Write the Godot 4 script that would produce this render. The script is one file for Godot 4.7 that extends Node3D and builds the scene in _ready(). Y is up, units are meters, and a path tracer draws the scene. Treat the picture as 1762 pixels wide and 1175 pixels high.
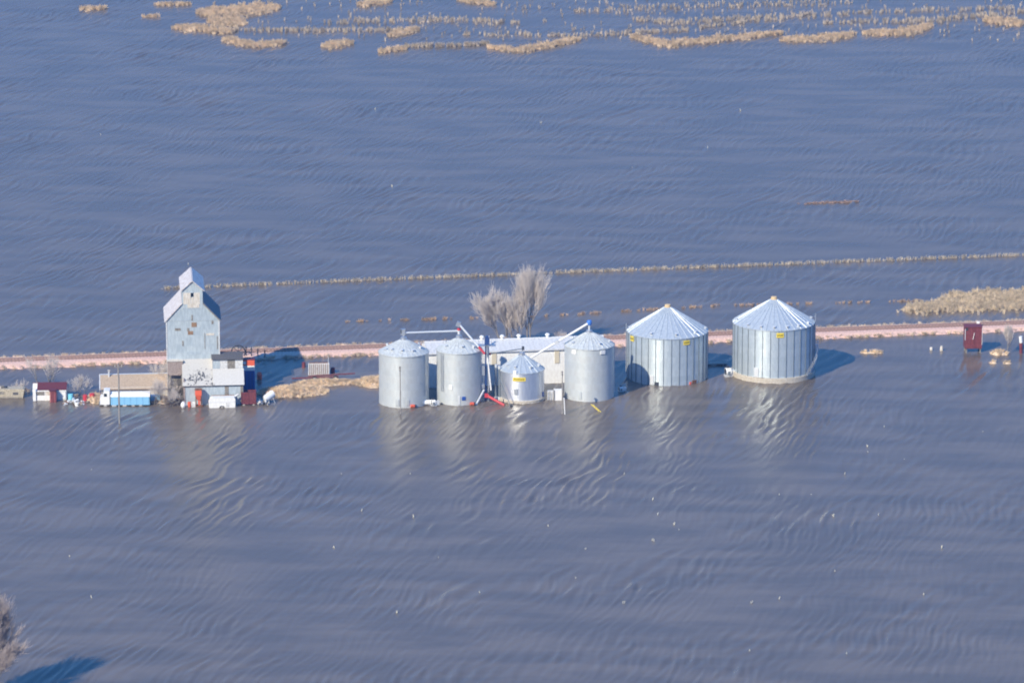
extends Node3D
# A flooded grain elevator yard beside a railway, seen from an aircraft.

var rng := RandomNumberGenerator.new()
var M := {}
var used := {}

# ---------------------------------------------------------------- helpers
func S() -> SurfaceTool:
	var s := SurfaceTool.new()
	s.begin(Mesh.PRIMITIVE_TRIANGLES)
	return s

func tri_n(s: SurfaceTool, a: Vector3, b: Vector3, c: Vector3, na: Vector3, nb: Vector3, nc: Vector3) -> void:
	# a, b, c run counter-clockwise seen from outside; Godot's front faces run clockwise
	s.set_normal(na); s.add_vertex(a)
	s.set_normal(nc); s.add_vertex(c)
	s.set_normal(nb); s.add_vertex(b)

func tri(s: SurfaceTool, a: Vector3, b: Vector3, c: Vector3) -> void:
	var n := (b - a).cross(c - a).normalized()
	tri_n(s, a, b, c, n, n, n)

func quad(s: SurfaceTool, a: Vector3, b: Vector3, c: Vector3, d: Vector3) -> void:
	tri(s, a, b, c)
	tri(s, a, c, d)

func box(s: SurfaceTool, c: Vector3, size: Vector3, b := Basis.IDENTITY) -> void:
	var h := size * 0.5
	var p := []
	for i in 8:
		p.append(c + b * Vector3(h.x * (1 if i & 1 else -1), h.y * (1 if i & 2 else -1), h.z * (1 if i & 4 else -1)))
	quad(s, p[4], p[5], p[7], p[6])
	quad(s, p[1], p[0], p[2], p[3])
	quad(s, p[5], p[1], p[3], p[7])
	quad(s, p[0], p[4], p[6], p[2])
	quad(s, p[6], p[7], p[3], p[2])
	quad(s, p[0], p[1], p[5], p[4])

func tube(s: SurfaceTool, a: Vector3, b: Vector3, ra: float, rb: float, n := 8, caps := true) -> void:
	var d := b - a
	if d.length() < 1e-5:
		return
	d = d.normalized()
	var u := d.cross(Vector3.UP if absf(d.y) < 0.9 else Vector3.RIGHT).normalized()
	var v := u.cross(d)
	for i in n:
		var t0 := TAU * i / n
		var t1 := TAU * (i + 1) / n
		var n0 := u * cos(t0) + v * sin(t0)
		var n1 := u * cos(t1) + v * sin(t1)
		# seen from outside with d up, n1 lies to the left of n0
		tri_n(s, a + n1 * ra, a + n0 * ra, b + n0 * rb, n1, n0, n0)
		tri_n(s, a + n1 * ra, b + n0 * rb, b + n1 * rb, n1, n0, n1)
		if caps:
			tri(s, b, b + n1 * rb, b + n0 * rb)
			tri(s, a, a + n0 * ra, a + n1 * ra)

func lathe(s: SurfaceTool, prof: Array, n: int, smooth := false, c := Vector3.ZERO) -> void:
	# prof runs upwards: Vector2(radius, height)
	var nr := []
	for i in prof.size():
		var p0: Vector2 = prof[maxi(i - 1, 0)]
		var p1: Vector2 = prof[mini(i + 1, prof.size() - 1)]
		var t := (p1 - p0).normalized()
		nr.append(Vector2(t.y, -t.x))
	for j in prof.size() - 1:
		var q0: Vector2 = prof[j]
		var q1: Vector2 = prof[j + 1]
		var tt := (q1 - q0).normalized()
		var m0: Vector2 = nr[j] if smooth else Vector2(tt.y, -tt.x)
		var m1: Vector2 = nr[j + 1] if smooth else m0
		for i in n:
			var a0 := TAU * i / n
			var a1 := TAU * (i + 1) / n
			var d0 := Vector3(sin(a0), 0, cos(a0))
			var d1 := Vector3(sin(a1), 0, cos(a1))
			var A := c + d0 * q0.x + Vector3.UP * q0.y
			var B := c + d1 * q0.x + Vector3.UP * q0.y
			var C := c + d1 * q1.x + Vector3.UP * q1.y
			var D := c + d0 * q1.x + Vector3.UP * q1.y
			var nA := d0 * m0.x + Vector3.UP * m0.y
			var nB := d1 * m0.x + Vector3.UP * m0.y
			var nC := d1 * m1.x + Vector3.UP * m1.y
			var nD := d0 * m1.x + Vector3.UP * m1.y
			if q0.x > 1e-4:
				tri_n(s, A, B, C, nA, nB, nC)
			if q1.x > 1e-4:
				tri_n(s, A, C, D, nA, nC, nD)

func prism(s: SurfaceTool, poly: PackedVector2Array, z0: float, z1: float) -> void:
	# polygon in x,y running counter-clockwise seen from +z, extruded from z0 to z1
	var idx := Geometry2D.triangulate_polygon(poly)
	for i in range(0, idx.size(), 3):
		var a := poly[idx[i]]
		var b := poly[idx[i + 1]]
		var c := poly[idx[i + 2]]
		if (b - a).cross(c - a) < 0:
			var t := b
			b = c
			c = t
		tri(s, Vector3(a.x, a.y, z1), Vector3(b.x, b.y, z1), Vector3(c.x, c.y, z1))
		tri(s, Vector3(a.x, a.y, z0), Vector3(c.x, c.y, z0), Vector3(b.x, b.y, z0))
	for i in poly.size():
		var a := poly[i]
		var b := poly[(i + 1) % poly.size()]
		quad(s, Vector3(b.x, b.y, z1), Vector3(a.x, a.y, z1), Vector3(a.x, a.y, z0), Vector3(b.x, b.y, z0))

func V2(a: Array) -> PackedVector2Array:
	var r := PackedVector2Array()
	for i in range(0, a.size(), 2):
		r.append(Vector2(a[i], a[i + 1]))
	return r

func numbered(called: String) -> String:
	var k: int = used.get(called, -1) + 1
	used[called] = k
	return called if k == 0 else "%s_%03d" % [called, k]

func thing(called: String, label: String, category: String, at := Vector3.ZERO, turn := 0.0, group := "") -> Node3D:
	var o := Node3D.new()
	o.name = numbered(called)
	add_child(o)
	o.position = at
	o.rotation.y = turn
	o.set_meta("label", label)
	o.set_meta("category", category)
	if group != "":
		o.set_meta("group", group)
	return o

func inst(parent: Node, called: String, mesh: Mesh, m: Material, label := "") -> MeshInstance3D:
	var o := MeshInstance3D.new()
	o.name = called
	o.mesh = mesh
	o.material_override = m
	parent.add_child(o, true)
	if label != "":
		o.set_meta("label", label)
	return o

func part(parent: Node, called: String, s: SurfaceTool, m: Material, label := "") -> MeshInstance3D:
	return inst(parent, called, s.commit(), m, label)

func setting(called: String, s: SurfaceTool, m: Material) -> MeshInstance3D:
	var o := part(self, numbered(called), s, m)
	o.set_meta("kind", "structure")
	return o

func bxp(parent: Node, called: String, c: Vector3, size: Vector3, m: Material, b := Basis.IDENTITY) -> MeshInstance3D:
	var s := S()
	box(s, c, size, b)
	return part(parent, called, s, m)

func tbp(parent: Node, called: String, a: Vector3, b: Vector3, r: float, m: Material, n := 8) -> MeshInstance3D:
	var s := S()
	tube(s, a, b, r, r, n)
	return part(parent, called, s, m)

func mat(r: float, g: float, b: float, rough := 0.7, metal := 0.0, spec := 0.5) -> StandardMaterial3D:
	var m := StandardMaterial3D.new()
	m.albedo_color = Color(r, g, b).linear_to_srgb()
	m.roughness = rough
	m.metallic = metal
	m.metallic_specular = spec
	return m

func noise_tex(seed_: int, freq: float, lo: Color, hi: Color, oct := 4, size := 512) -> NoiseTexture2D:
	var f := FastNoiseLite.new()
	f.seed = seed_
	f.frequency = freq
	f.fractal_octaves = oct
	var t := NoiseTexture2D.new()
	t.width = size
	t.height = size
	t.seamless = true
	t.noise = f
	var g := Gradient.new()
	g.set_color(0, lo)
	g.set_color(1, hi)
	g.set_offset(0, 0.25)
	g.set_offset(1, 0.75)
	t.color_ramp = g
	return t

func grain(m: StandardMaterial3D, seed_: int, scale: Vector3, lo := Color(0.8, 0.8, 0.8), hi := Color(1, 1, 1), freq := 0.02) -> StandardMaterial3D:
	m.albedo_texture = noise_tex(seed_, freq, lo, hi)
	m.uv1_triplanar = true
	m.uv1_world_triplanar = true
	m.uv1_scale = scale
	return m

func make_materials() -> void:
	# bins: dull old galvanised, bright new galvanised, and the shiniest one
	M.galv_old = grain(mat(0.58, 0.615, 0.63, 0.5, 0.25), 3, Vector3(0.12, 0.03, 0.12), Color(0.95, 0.945, 0.94))
	M.galv_old2 = grain(mat(0.56, 0.60, 0.62, 0.5, 0.25), 4, Vector3(0.12, 0.03, 0.12), Color(0.95, 0.945, 0.94))
	M.galv_roof_old = grain(mat(0.66, 0.70, 0.71, 0.5, 0.15), 5, Vector3(0.2, 0.2, 0.2), Color(0.86, 0.85, 0.83))
	M.galv_new = grain(mat(0.64, 0.71, 0.745, 0.38, 0.5), 6, Vector3(0.15, 0.03, 0.15), Color(0.93, 0.935, 0.94))
	M.galv_new2 = grain(mat(0.61, 0.685, 0.725, 0.40, 0.5), 7, Vector3(0.15, 0.03, 0.15), Color(0.93, 0.935, 0.94))
	M.galv_roof_new = grain(mat(0.62, 0.67, 0.70, 0.36, 0.35), 8, Vector3(0.2, 0.2, 0.2), Color(0.88, 0.89, 0.9))
	M.galv_shiny = grain(mat(0.88, 0.90, 0.93, 0.40, 0.85), 9, Vector3(0.15, 0.03, 0.15), Color(0.93, 0.93, 0.94))
	M.stiffener = mat(0.19, 0.225, 0.26, 0.5, 0.2)
	M.steel = mat(0.55, 0.58, 0.62, 0.4, 0.7)
	M.steel_pale = mat(0.72, 0.74, 0.76, 0.45, 0.3)
	M.dark_steel = mat(0.06, 0.065, 0.075, 0.55, 0.4)
	M.concrete = grain(mat(0.66, 0.62, 0.55, 0.85), 10, Vector3(0.4, 0.4, 0.4), Color(0.78, 0.74, 0.68))
	M.rust = grain(mat(0.34, 0.17, 0.09, 0.85), 11, Vector3(0.6, 0.6, 0.6), Color(0.6, 0.55, 0.5))
	M.white_paint = grain(mat(0.88, 0.88, 0.87, 0.55), 12, Vector3(0.25, 0.08, 0.25), Color(0.95, 0.945, 0.94))
	M.white_roof = grain(mat(0.74, 0.74, 0.74, 0.5), 13, Vector3(0.2, 0.2, 0.2), Color(0.88, 0.88, 0.88))
	M.beige = mat(0.62, 0.55, 0.42, 0.7)
	M.red = mat(0.56, 0.05, 0.06, 0.5)
	M.red_orange = mat(0.75, 0.13, 0.06, 0.5)
	M.blue = mat(0.03, 0.09, 0.36, 0.45)
	M.navy = mat(0.025, 0.06, 0.20, 0.45)
	M.motor_blue = mat(0.06, 0.20, 0.62, 0.45)
	M.yellow = mat(0.80, 0.62, 0.06, 0.5)
	M.ink = mat(0.12, 0.10, 0.03, 0.6)
	M.tan_cap = mat(0.68, 0.50, 0.28, 0.7)
	M.sheet_elev = grain(mat(0.53, 0.60, 0.64, 0.5, 0.15), 14, Vector3(0.25, 0.05, 0.25), Color(0.9, 0.91, 0.92))
	M.sheet_elev2 = grain(mat(0.50, 0.575, 0.625, 0.5, 0.15), 15, Vector3(0.25, 0.05, 0.25), Color(0.9, 0.91, 0.92))
	M.elev_roof = grain(mat(0.86, 0.82, 0.79, 0.55, 0.1), 16, Vector3(0.15, 0.15, 0.15), Color(0.84, 0.8, 0.78))
	M.bare_board = grain(mat(0.42, 0.28, 0.18, 0.9), 17, Vector3(0.8, 0.2, 0.8), Color(0.7, 0.65, 0.6))
	M.cream_board = grain(mat(0.72, 0.68, 0.62, 0.85), 18, Vector3(0.3, 0.1, 0.3), Color(0.88, 0.86, 0.83))
	M.pink_board = grain(mat(0.44, 0.37, 0.34, 0.85), 19, Vector3(0.6, 0.2, 0.6), Color(0.76, 0.72, 0.7))
	M.shingle_pale = grain(mat(0.63, 0.62, 0.59, 0.9), 20, Vector3(0.7, 0.7, 0.7), Color(0.84, 0.82, 0.8))
	M.shingle_white = grain(mat(0.66, 0.65, 0.63, 0.85), 41, Vector3(0.5, 0.5, 0.5), Color(0.88, 0.87, 0.85))
	M.shingle_dark = grain(mat(0.19, 0.19, 0.20, 0.9), 21, Vector3(0.9, 0.9, 0.9), Color(0.6, 0.6, 0.6))
	M.roof_mid_grey = grain(mat(0.27, 0.27, 0.28, 0.85), 42, Vector3(0.5, 0.5, 0.5), Color(0.75, 0.75, 0.75))
	M.roof_grey = grain(mat(0.17, 0.16, 0.16, 0.85), 22, Vector3(0.5, 0.5, 0.5), Color(0.7, 0.7, 0.7))
	M.glass = mat(0.03, 0.04, 0.05, 0.1, 0.0, 0.5)
	M.maroon = grain(mat(0.23, 0.055, 0.06, 0.6), 23, Vector3(0.4, 0.1, 0.4), Color(0.8, 0.78, 0.78))
	M.roof_maroon = mat(0.13, 0.03, 0.035, 0.6)
	M.truck_blue = mat(0.25, 0.53, 0.78, 0.45)
	M.turquoise = mat(0.22, 0.62, 0.72, 0.5)
	M.tyre = mat(0.03, 0.03, 0.03, 0.85)
	M.hub = mat(0.55, 0.53, 0.5, 0.6, 0.2)
	M.tan_roof = grain(mat(0.66, 0.53, 0.40, 0.9), 24, Vector3(0.3, 0.3, 0.3), Color(0.68, 0.64, 0.6), Color(1.0, 1.0, 1.0), 0.03)
	M.weathered = grain(mat(0.33, 0.30, 0.26, 0.9), 25, Vector3(0.8, 0.15, 0.8), Color(0.7, 0.7, 0.7))
	M.pole = grain(mat(0.40, 0.37, 0.34, 0.9), 26, Vector3(0.8, 0.15, 0.8), Color(0.75, 0.75, 0.75))
	M.cream_paint = grain(mat(0.62, 0.55, 0.43, 0.7), 27, Vector3(0.4, 0.4, 0.4), Color(0.72, 0.7, 0.66))
	M.bark = grain(mat(0.40, 0.355, 0.31, 0.95), 28, Vector3(1, 0.3, 1), Color(0.7, 0.7, 0.7))
	M.twig = mat(0.66, 0.59, 0.54, 0.95)
	M.twig_pink = mat(0.50, 0.42, 0.39, 0.95)
	M.rail = mat(0.34, 0.23, 0.19, 0.6, 0.3)
	M.tie = grain(mat(0.66, 0.45, 0.37, 0.95), 29, Vector3(1, 1, 1), Color(0.6, 0.6, 0.6))
	var bl := grain(mat(0.90, 0.62, 0.51, 0.95), 30, Vector3(0.12, 0.12, 0.12), Color(0.82, 0.78, 0.76), Color(1, 1, 1), 0.05)
	M.ballast = bl
	M.soil = grain(mat(0.86, 0.67, 0.47, 0.95), 31, Vector3(0.1, 0.1, 0.1), Color(0.84, 0.82, 0.8), Color(1, 1, 1), 0.04)
	M.grass = mat(1, 1, 1, 0.95)
	M.grass.vertex_color_use_as_albedo = true
	M.grass.backlight_enabled = true
	M.grass.backlight = Color(0.35, 0.3, 0.22)
	M.dry_white = mat(0.70, 0.66, 0.52, 0.9)
	# brown floodwater: silt gives the body colour, its surface mirrors the sky
	var w := mat(1, 1, 1, 0.24, 0.0, 0.40)
	w.albedo_color = Color(0.192, 0.150, 0.112).linear_to_srgb()
	w.albedo_texture = noise_tex(40, 0.009, Color(0.87, 0.875, 0.89), Color(1, 1, 1), 4, 1024)
	M.water = w

# ---------------------------------------------------------------- camera, sky, sun
func make_camera_and_light() -> void:
	var cam := Camera3D.new()
	cam.name = "camera"
	cam.fov = 8.0
	cam.near = 1.0
	cam.far = 12000.0
	cam.position = Vector3(0, 195, 812.23)
	cam.rotation_degrees = Vector3(-13.5, 0, 0)
	# a 172 mm lens that missed its focus a little, as the photograph's did
	var lens := CameraAttributesPhysical.new()
	lens.frustum_focal_length = 171.608
	lens.frustum_near = 1.0
	lens.frustum_far = 12000.0
	lens.frustum_focus_distance = 100.0
	lens.exposure_aperture = 5.6
	cam.attributes = lens
	add_child(cam)
	cam.current = true
	var sky_m := ProceduralSkyMaterial.new()
	sky_m.sky_top_color = Color(0.045, 0.21, 0.62).linear_to_srgb()
	sky_m.sky_horizon_color = Color(0.19, 0.41, 0.74).linear_to_srgb()
	sky_m.sky_curve = 0.15
	sky_m.ground_bottom_color = Color(0.12, 0.12, 0.14).linear_to_srgb()
	sky_m.ground_horizon_color = Color(0.19, 0.41, 0.74).linear_to_srgb()
	sky_m.sun_angle_max = 20.0
	var sky := Sky.new()
	sky.sky_material = sky_m
	var env := Environment.new()
	env.background_mode = Environment.BG_SKY
	env.sky = sky
	env.tonemap_mode = Environment.TONE_MAPPER_LINEAR
	env.tonemap_exposure = 1.23
	env.sdfgi_enabled = true
	env.ssao_enabled = true
	env.ssil_enabled = true
	env.fog_enabled = true
	env.fog_density = 0.00010
	env.fog_light_color = Color(0.46, 0.70, 1.0)
	var we := WorldEnvironment.new()
	we.name = "world_environment"
	we.environment = env
	add_child(we)
	var sun := DirectionalLight3D.new()
	sun.name = "sun"
	sun.light_color = Color(1.0, 0.96, 0.87)
	sun.light_energy = 1.45
	sun.light_angular_distance = 0.5
	sun.shadow_enabled = true
	var el := deg_to_rad(34.0)
	var az := deg_to_rad(35.0)
	var to_sun := Vector3(-cos(el) * sin(az), sin(el), cos(el) * cos(az))
	add_child(sun)
	sun.look_at_from_position(to_sun * 100.0, Vector3.ZERO, Vector3.UP)

# ---------------------------------------------------------------- water
func make_water() -> void:
	# three wave trains, each strong in its own gusts, their crests bent by slow eddies
	var waves := []
	rng.seed = 11
	var trains := [[12.0, 0.8, 1.6, 9, 0.0056], [18.0, 1.3, 2.6, 9, 0.0055], [24.0, 1.9, 3.8, 7, 0.0040]]
	var train_of := PackedInt32Array()
	for t in trains.size():
		var tr: Array = trains[t]
		for i in int(tr[3]):
			var lam := lerpf(tr[1], tr[2], (i + rng.randf()) / float(tr[3]))
			var dir := deg_to_rad(tr[0] + rng.randfn(0.0, 6.5))
			var k := TAU / lam
			waves.append([k * cos(dir), k * sin(dir), rng.randf() * TAU, tr[4] * pow(lam, 0.95)])
			train_of.append(t)
	var gust := FastNoiseLite.new()
	gust.seed = 5
	gust.frequency = 0.03
	gust.fractal_octaves = 3
	var eddy := FastNoiseLite.new()
	eddy.seed = 6
	eddy.frequency = 0.035
	eddy.fractal_octaves = 2
	var nx := 720
	var nz := 640
	var z0 := -372.0
	var z1 := 216.0
	var vs := PackedVector3Array()
	var ns := PackedVector3Array()
	var uvs := PackedVector2Array()
	vs.resize((nx + 1) * (nz + 1))
	ns.resize(vs.size())
	uvs.resize(vs.size())
	var kx := PackedFloat32Array()
	var kz := PackedFloat32Array()
	var ph := PackedFloat32Array()
	var am := PackedFloat32Array()
	for w in waves:
		kx.append(w[0]); kz.append(w[1]); ph.append(w[2]); am.append(w[3])
	var nw := waves.size()
	var env_ := PackedFloat32Array([1.0, 1.0, 1.0])
	var q := 0
	for j in nz + 1:
		var z := lerpf(z0, z1, float(j) / nz)
		var hw := lerpf(134.0, 76.0, float(j) / nz)
		for i in nx + 1:
			var x := lerpf(-hw, hw, float(i) / nx)
			var wx := x + 1.5 * eddy.get_noise_2d(x, z)
			var wz := z + 1.8 * eddy.get_noise_2d(x + 500.0, z)
			var big := 0.85 + 0.9 * gust.get_noise_2d(x * 0.5 + 900.0, z * 0.7)
			for t in 3:
				env_[t] = clampf((0.8 + 1.7 * gust.get_noise_2d(x + 300.0 * t, z * 0.8)) * big, 0.12, 1.9)
			var h := 0.0
			var gx := 0.0
			var gz := 0.0
			for m in nw:
				var p := kx[m] * wx + kz[m] * wz + ph[m]
				var a := am[m] * env_[train_of[m]]
				h += a * sin(p)
				var c := a * cos(p)
				gx += c * kx[m]
				gz += c * kz[m]
			var e := 1.0
			if i == 0 or j == 0 or i == nx or j == nz:
				e = 0.0
			vs[q] = Vector3(x, h * e, z)
			ns[q] = Vector3(-gx * e, 1, -gz * e).normalized()
			uvs[q] = Vector2(x / 260.0, z / 90.0)
			q += 1
	var ix := PackedInt32Array()
	ix.resize(nx * nz * 6)
	q = 0
	var row := nx + 1
	for j in nz:
		for i in nx:
			var a := j * row + i
			ix[q] = a; ix[q + 1] = a + 1; ix[q + 2] = a + row
			ix[q + 3] = a + 1; ix[q + 4] = a + row + 1; ix[q + 5] = a + row
			q += 6
	# the flood goes on, calm, to the horizon
	var b0 := vs.size()
	var ring := [Vector3(-134, 0, z0), Vector3(134, 0, z0), Vector3(76, 0, z1), Vector3(-76, 0, z1), Vector3(-6000, 0, -9000), Vector3(6000, 0, -9000), Vector3(6000, 0, 2500), Vector3(-6000, 0, 2500)]
	for p in ring:
		vs.append(p); ns.append(Vector3.UP); uvs.append(Vector2(p.x / 260.0, p.z / 90.0))
	for e in [[0, 4, 5, 1], [1, 5, 6, 2], [2, 6, 7, 3], [3, 7, 4, 0]]:
		ix.append_array([b0 + e[0], b0 + e[1], b0 + e[2], b0 + e[0], b0 + e[2], b0 + e[3]])
	var arr := []
	arr.resize(Mesh.ARRAY_MAX)
	arr[Mesh.ARRAY_VERTEX] = vs
	arr[Mesh.ARRAY_NORMAL] = ns
	arr[Mesh.ARRAY_TEX_UV] = uvs
	arr[Mesh.ARRAY_INDEX] = ix
	var mesh := ArrayMesh.new()
	mesh.add_surface_from_arrays(Mesh.PRIMITIVE_TRIANGLES, arr)
	var o := inst(self, "water", mesh, M.water)
	o.set_meta("kind", "structure")

# ---------------------------------------------------------------- railway
const TRACK_A := Vector3(-150, 0, 26.3)
const TRACK_B := Vector3(150, 0, -21.0)

func make_railway() -> void:
	var d := (TRACK_B - TRACK_A).normalized()
	var side := Vector3(-d.z, 0, d.x)          # towards the camera
	if side.z < 0:
		side = -side
	rng.seed = 21
	var nz := FastNoiseLite.new()
	nz.seed = 9
	nz.frequency = 0.12
	# cross-section, distance towards the camera and height
	var cs := [[-5.2, -0.6], [-3.5, 0.1], [-2.4, 0.5], [-1.9, 0.6], [2.1, 0.6], [2.7, 0.46], [3.6, 0.06], [4.8, -0.6]]
	var n := 300
	var s := S()
	var rows := []
	for i in n + 1:
		var c := TRACK_A.lerp(TRACK_B, float(i) / n)
		var r := []
		for k in cs.size():
			var w: float = nz.get_noise_2d(i * 3.0, k * 37.0)
			var edge := 1.0 if (k < 2 or k > 5) else 0.12
			r.append(c + side * (cs[k][0] + w * 0.8 * edge) + Vector3.UP * (cs[k][1] + w * 0.16 * edge))
		rows.append(r)
	for i in n:
		for k in cs.size() - 1:
			var a: Vector3 = rows[i][k]
			var b: Vector3 = rows[i + 1][k]
			var c2: Vector3 = rows[i + 1][k + 1]
			var e: Vector3 = rows[i][k + 1]
			quad(s, a, e, c2, b)
	var bank := setting("railway_embankment", s, M.ballast)
	var len_ := TRACK_A.distance_to(TRACK_B)
	var ang := atan2(-d.z, d.x)
	var bas := Basis(Vector3.UP, ang)
	for k in [-0.6, 0.84]:
		var r := S()
		var mid: Vector3 = (TRACK_A + TRACK_B) * 0.5 + side * k
		box(r, mid + Vector3.UP * 0.65, Vector3(len_, 0.03, 0.14), bas)
		box(r, mid + Vector3.UP * 0.735, Vector3(len_, 0.14, 0.035), bas)
		box(r, mid + Vector3.UP * 0.825, Vector3(len_, 0.04, 0.075), bas)
		part(bank, "rail", r, M.rail)
	var t := S()
	for i in int(len_ / 0.6):
		box(t, TRACK_A + d * (0.6 * i + rng.randf() * 0.06) + side * rng.randf_range(0.02, 0.22) + Vector3.UP * 0.55, Vector3(0.22, 0.13, 2.55), Basis(Vector3.UP, ang + rng.randfn(0, 0.02)))
	var ties := part(bank, "ties", t, M.tie)
	ties.set_meta("kind", "stuff")

# ---------------------------------------------------------------- grass, reeds
var tuft_mesh: ArrayMesh

func make_tuft_mesh() -> void:
	var s := S()
	rng.seed = 31
	for i in 11:
		var a := rng.randf() * TAU
		var r := rng.randf() * 0.22
		var p := Vector3(cos(a) * r, -0.05, sin(a) * r)
		var lean := Vector3(rng.randfn(0, 0.16), 0, rng.randfn(0, 0.16))
		var hgt := rng.randf_range(0.55, 1.0)
		var mid := p + Vector3.UP * hgt * 0.55 + lean * 0.4
		var tip := p + Vector3.UP * hgt + lean
		var w := rng.randf_range(0.022, 0.04)
		tube(s, p, mid, w * 0.8, w, 3, false)
		tube(s, mid, tip, w, 0.004, 3, false)
	tuft_mesh = s.commit()

func tufts(called: String, label: String, category: String, pts: Array, hlo: float, hhi: float, wid := 1.0, tone := Color(0.42, 0.33, 0.21), parent: Node = null) -> void:
	var mm := MultiMesh.new()
	mm.transform_format = MultiMesh.TRANSFORM_3D
	mm.use_colors = true
	mm.mesh = tuft_mesh
	mm.instance_count = pts.size()
	for i in pts.size():
		var h := rng.randf_range(hlo, hhi)
		var b := Basis(Vector3.UP, rng.randf() * TAU).scaled(Vector3(wid, h, wid))
		mm.set_instance_transform(i, Transform3D(b, pts[i]))
		var v := rng.randf_range(0.5, 1.25)
		var g := rng.randf_range(-0.05, 0.04)
		mm.set_instance_color(i, Color(tone.r * v, tone.g * v * (1.0 - g * 0.3), tone.b * v * (1.0 - g * 2.0)))
	var o := MultiMeshInstance3D.new()
	o.name = called if parent else numbered(called)
	o.multimesh = mm
	o.material_override = M.grass
	(parent if parent else self).add_child(o, true)
	o.set_meta("kind", "stuff")
	if not parent:
		o.set_meta("label", label)
		o.set_meta("category", category)

func along(line: Array, half: float, count: int, gaps := 0.0, seed_ := 1) -> Array:
	var nn := FastNoiseLite.new()
	nn.seed = seed_
	nn.frequency = 0.11
	var total := 0.0
	for i in line.size() - 1:
		total += Vector2(line[i][0], line[i][1]).distance_to(Vector2(line[i + 1][0], line[i + 1][1]))
	var out := []
	for k in count:
		var t := rng.randf() * total
		var u := t / total
		for i in line.size() - 1:
			var a := Vector2(line[i][0], line[i][1])
			var b := Vector2(line[i + 1][0], line[i + 1][1])
			var l := a.distance_to(b)
			if t <= l:
				var p := a.lerp(b, t / l)
				var taper := minf(1.0, minf(u, 1.0 - u) * 5.0 + 0.25) if half > 1.2 else 1.0
				p.y += clampf(rng.randfn(0, 0.52), -1.5, 1.5) * half * taper * (0.75 + 0.6 * nn.get_noise_2d(p.x * 2.0, 50.0))
				p.x += rng.randfn(0, 0.3)
				if nn.get_noise_2d(p.x * 3.0, p.y * 3.0) > gaps - 1.0 or gaps == 0.0:
					out.append(Vector3(p.x, 0, p.y))
				break
			t -= l
	return out

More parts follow.
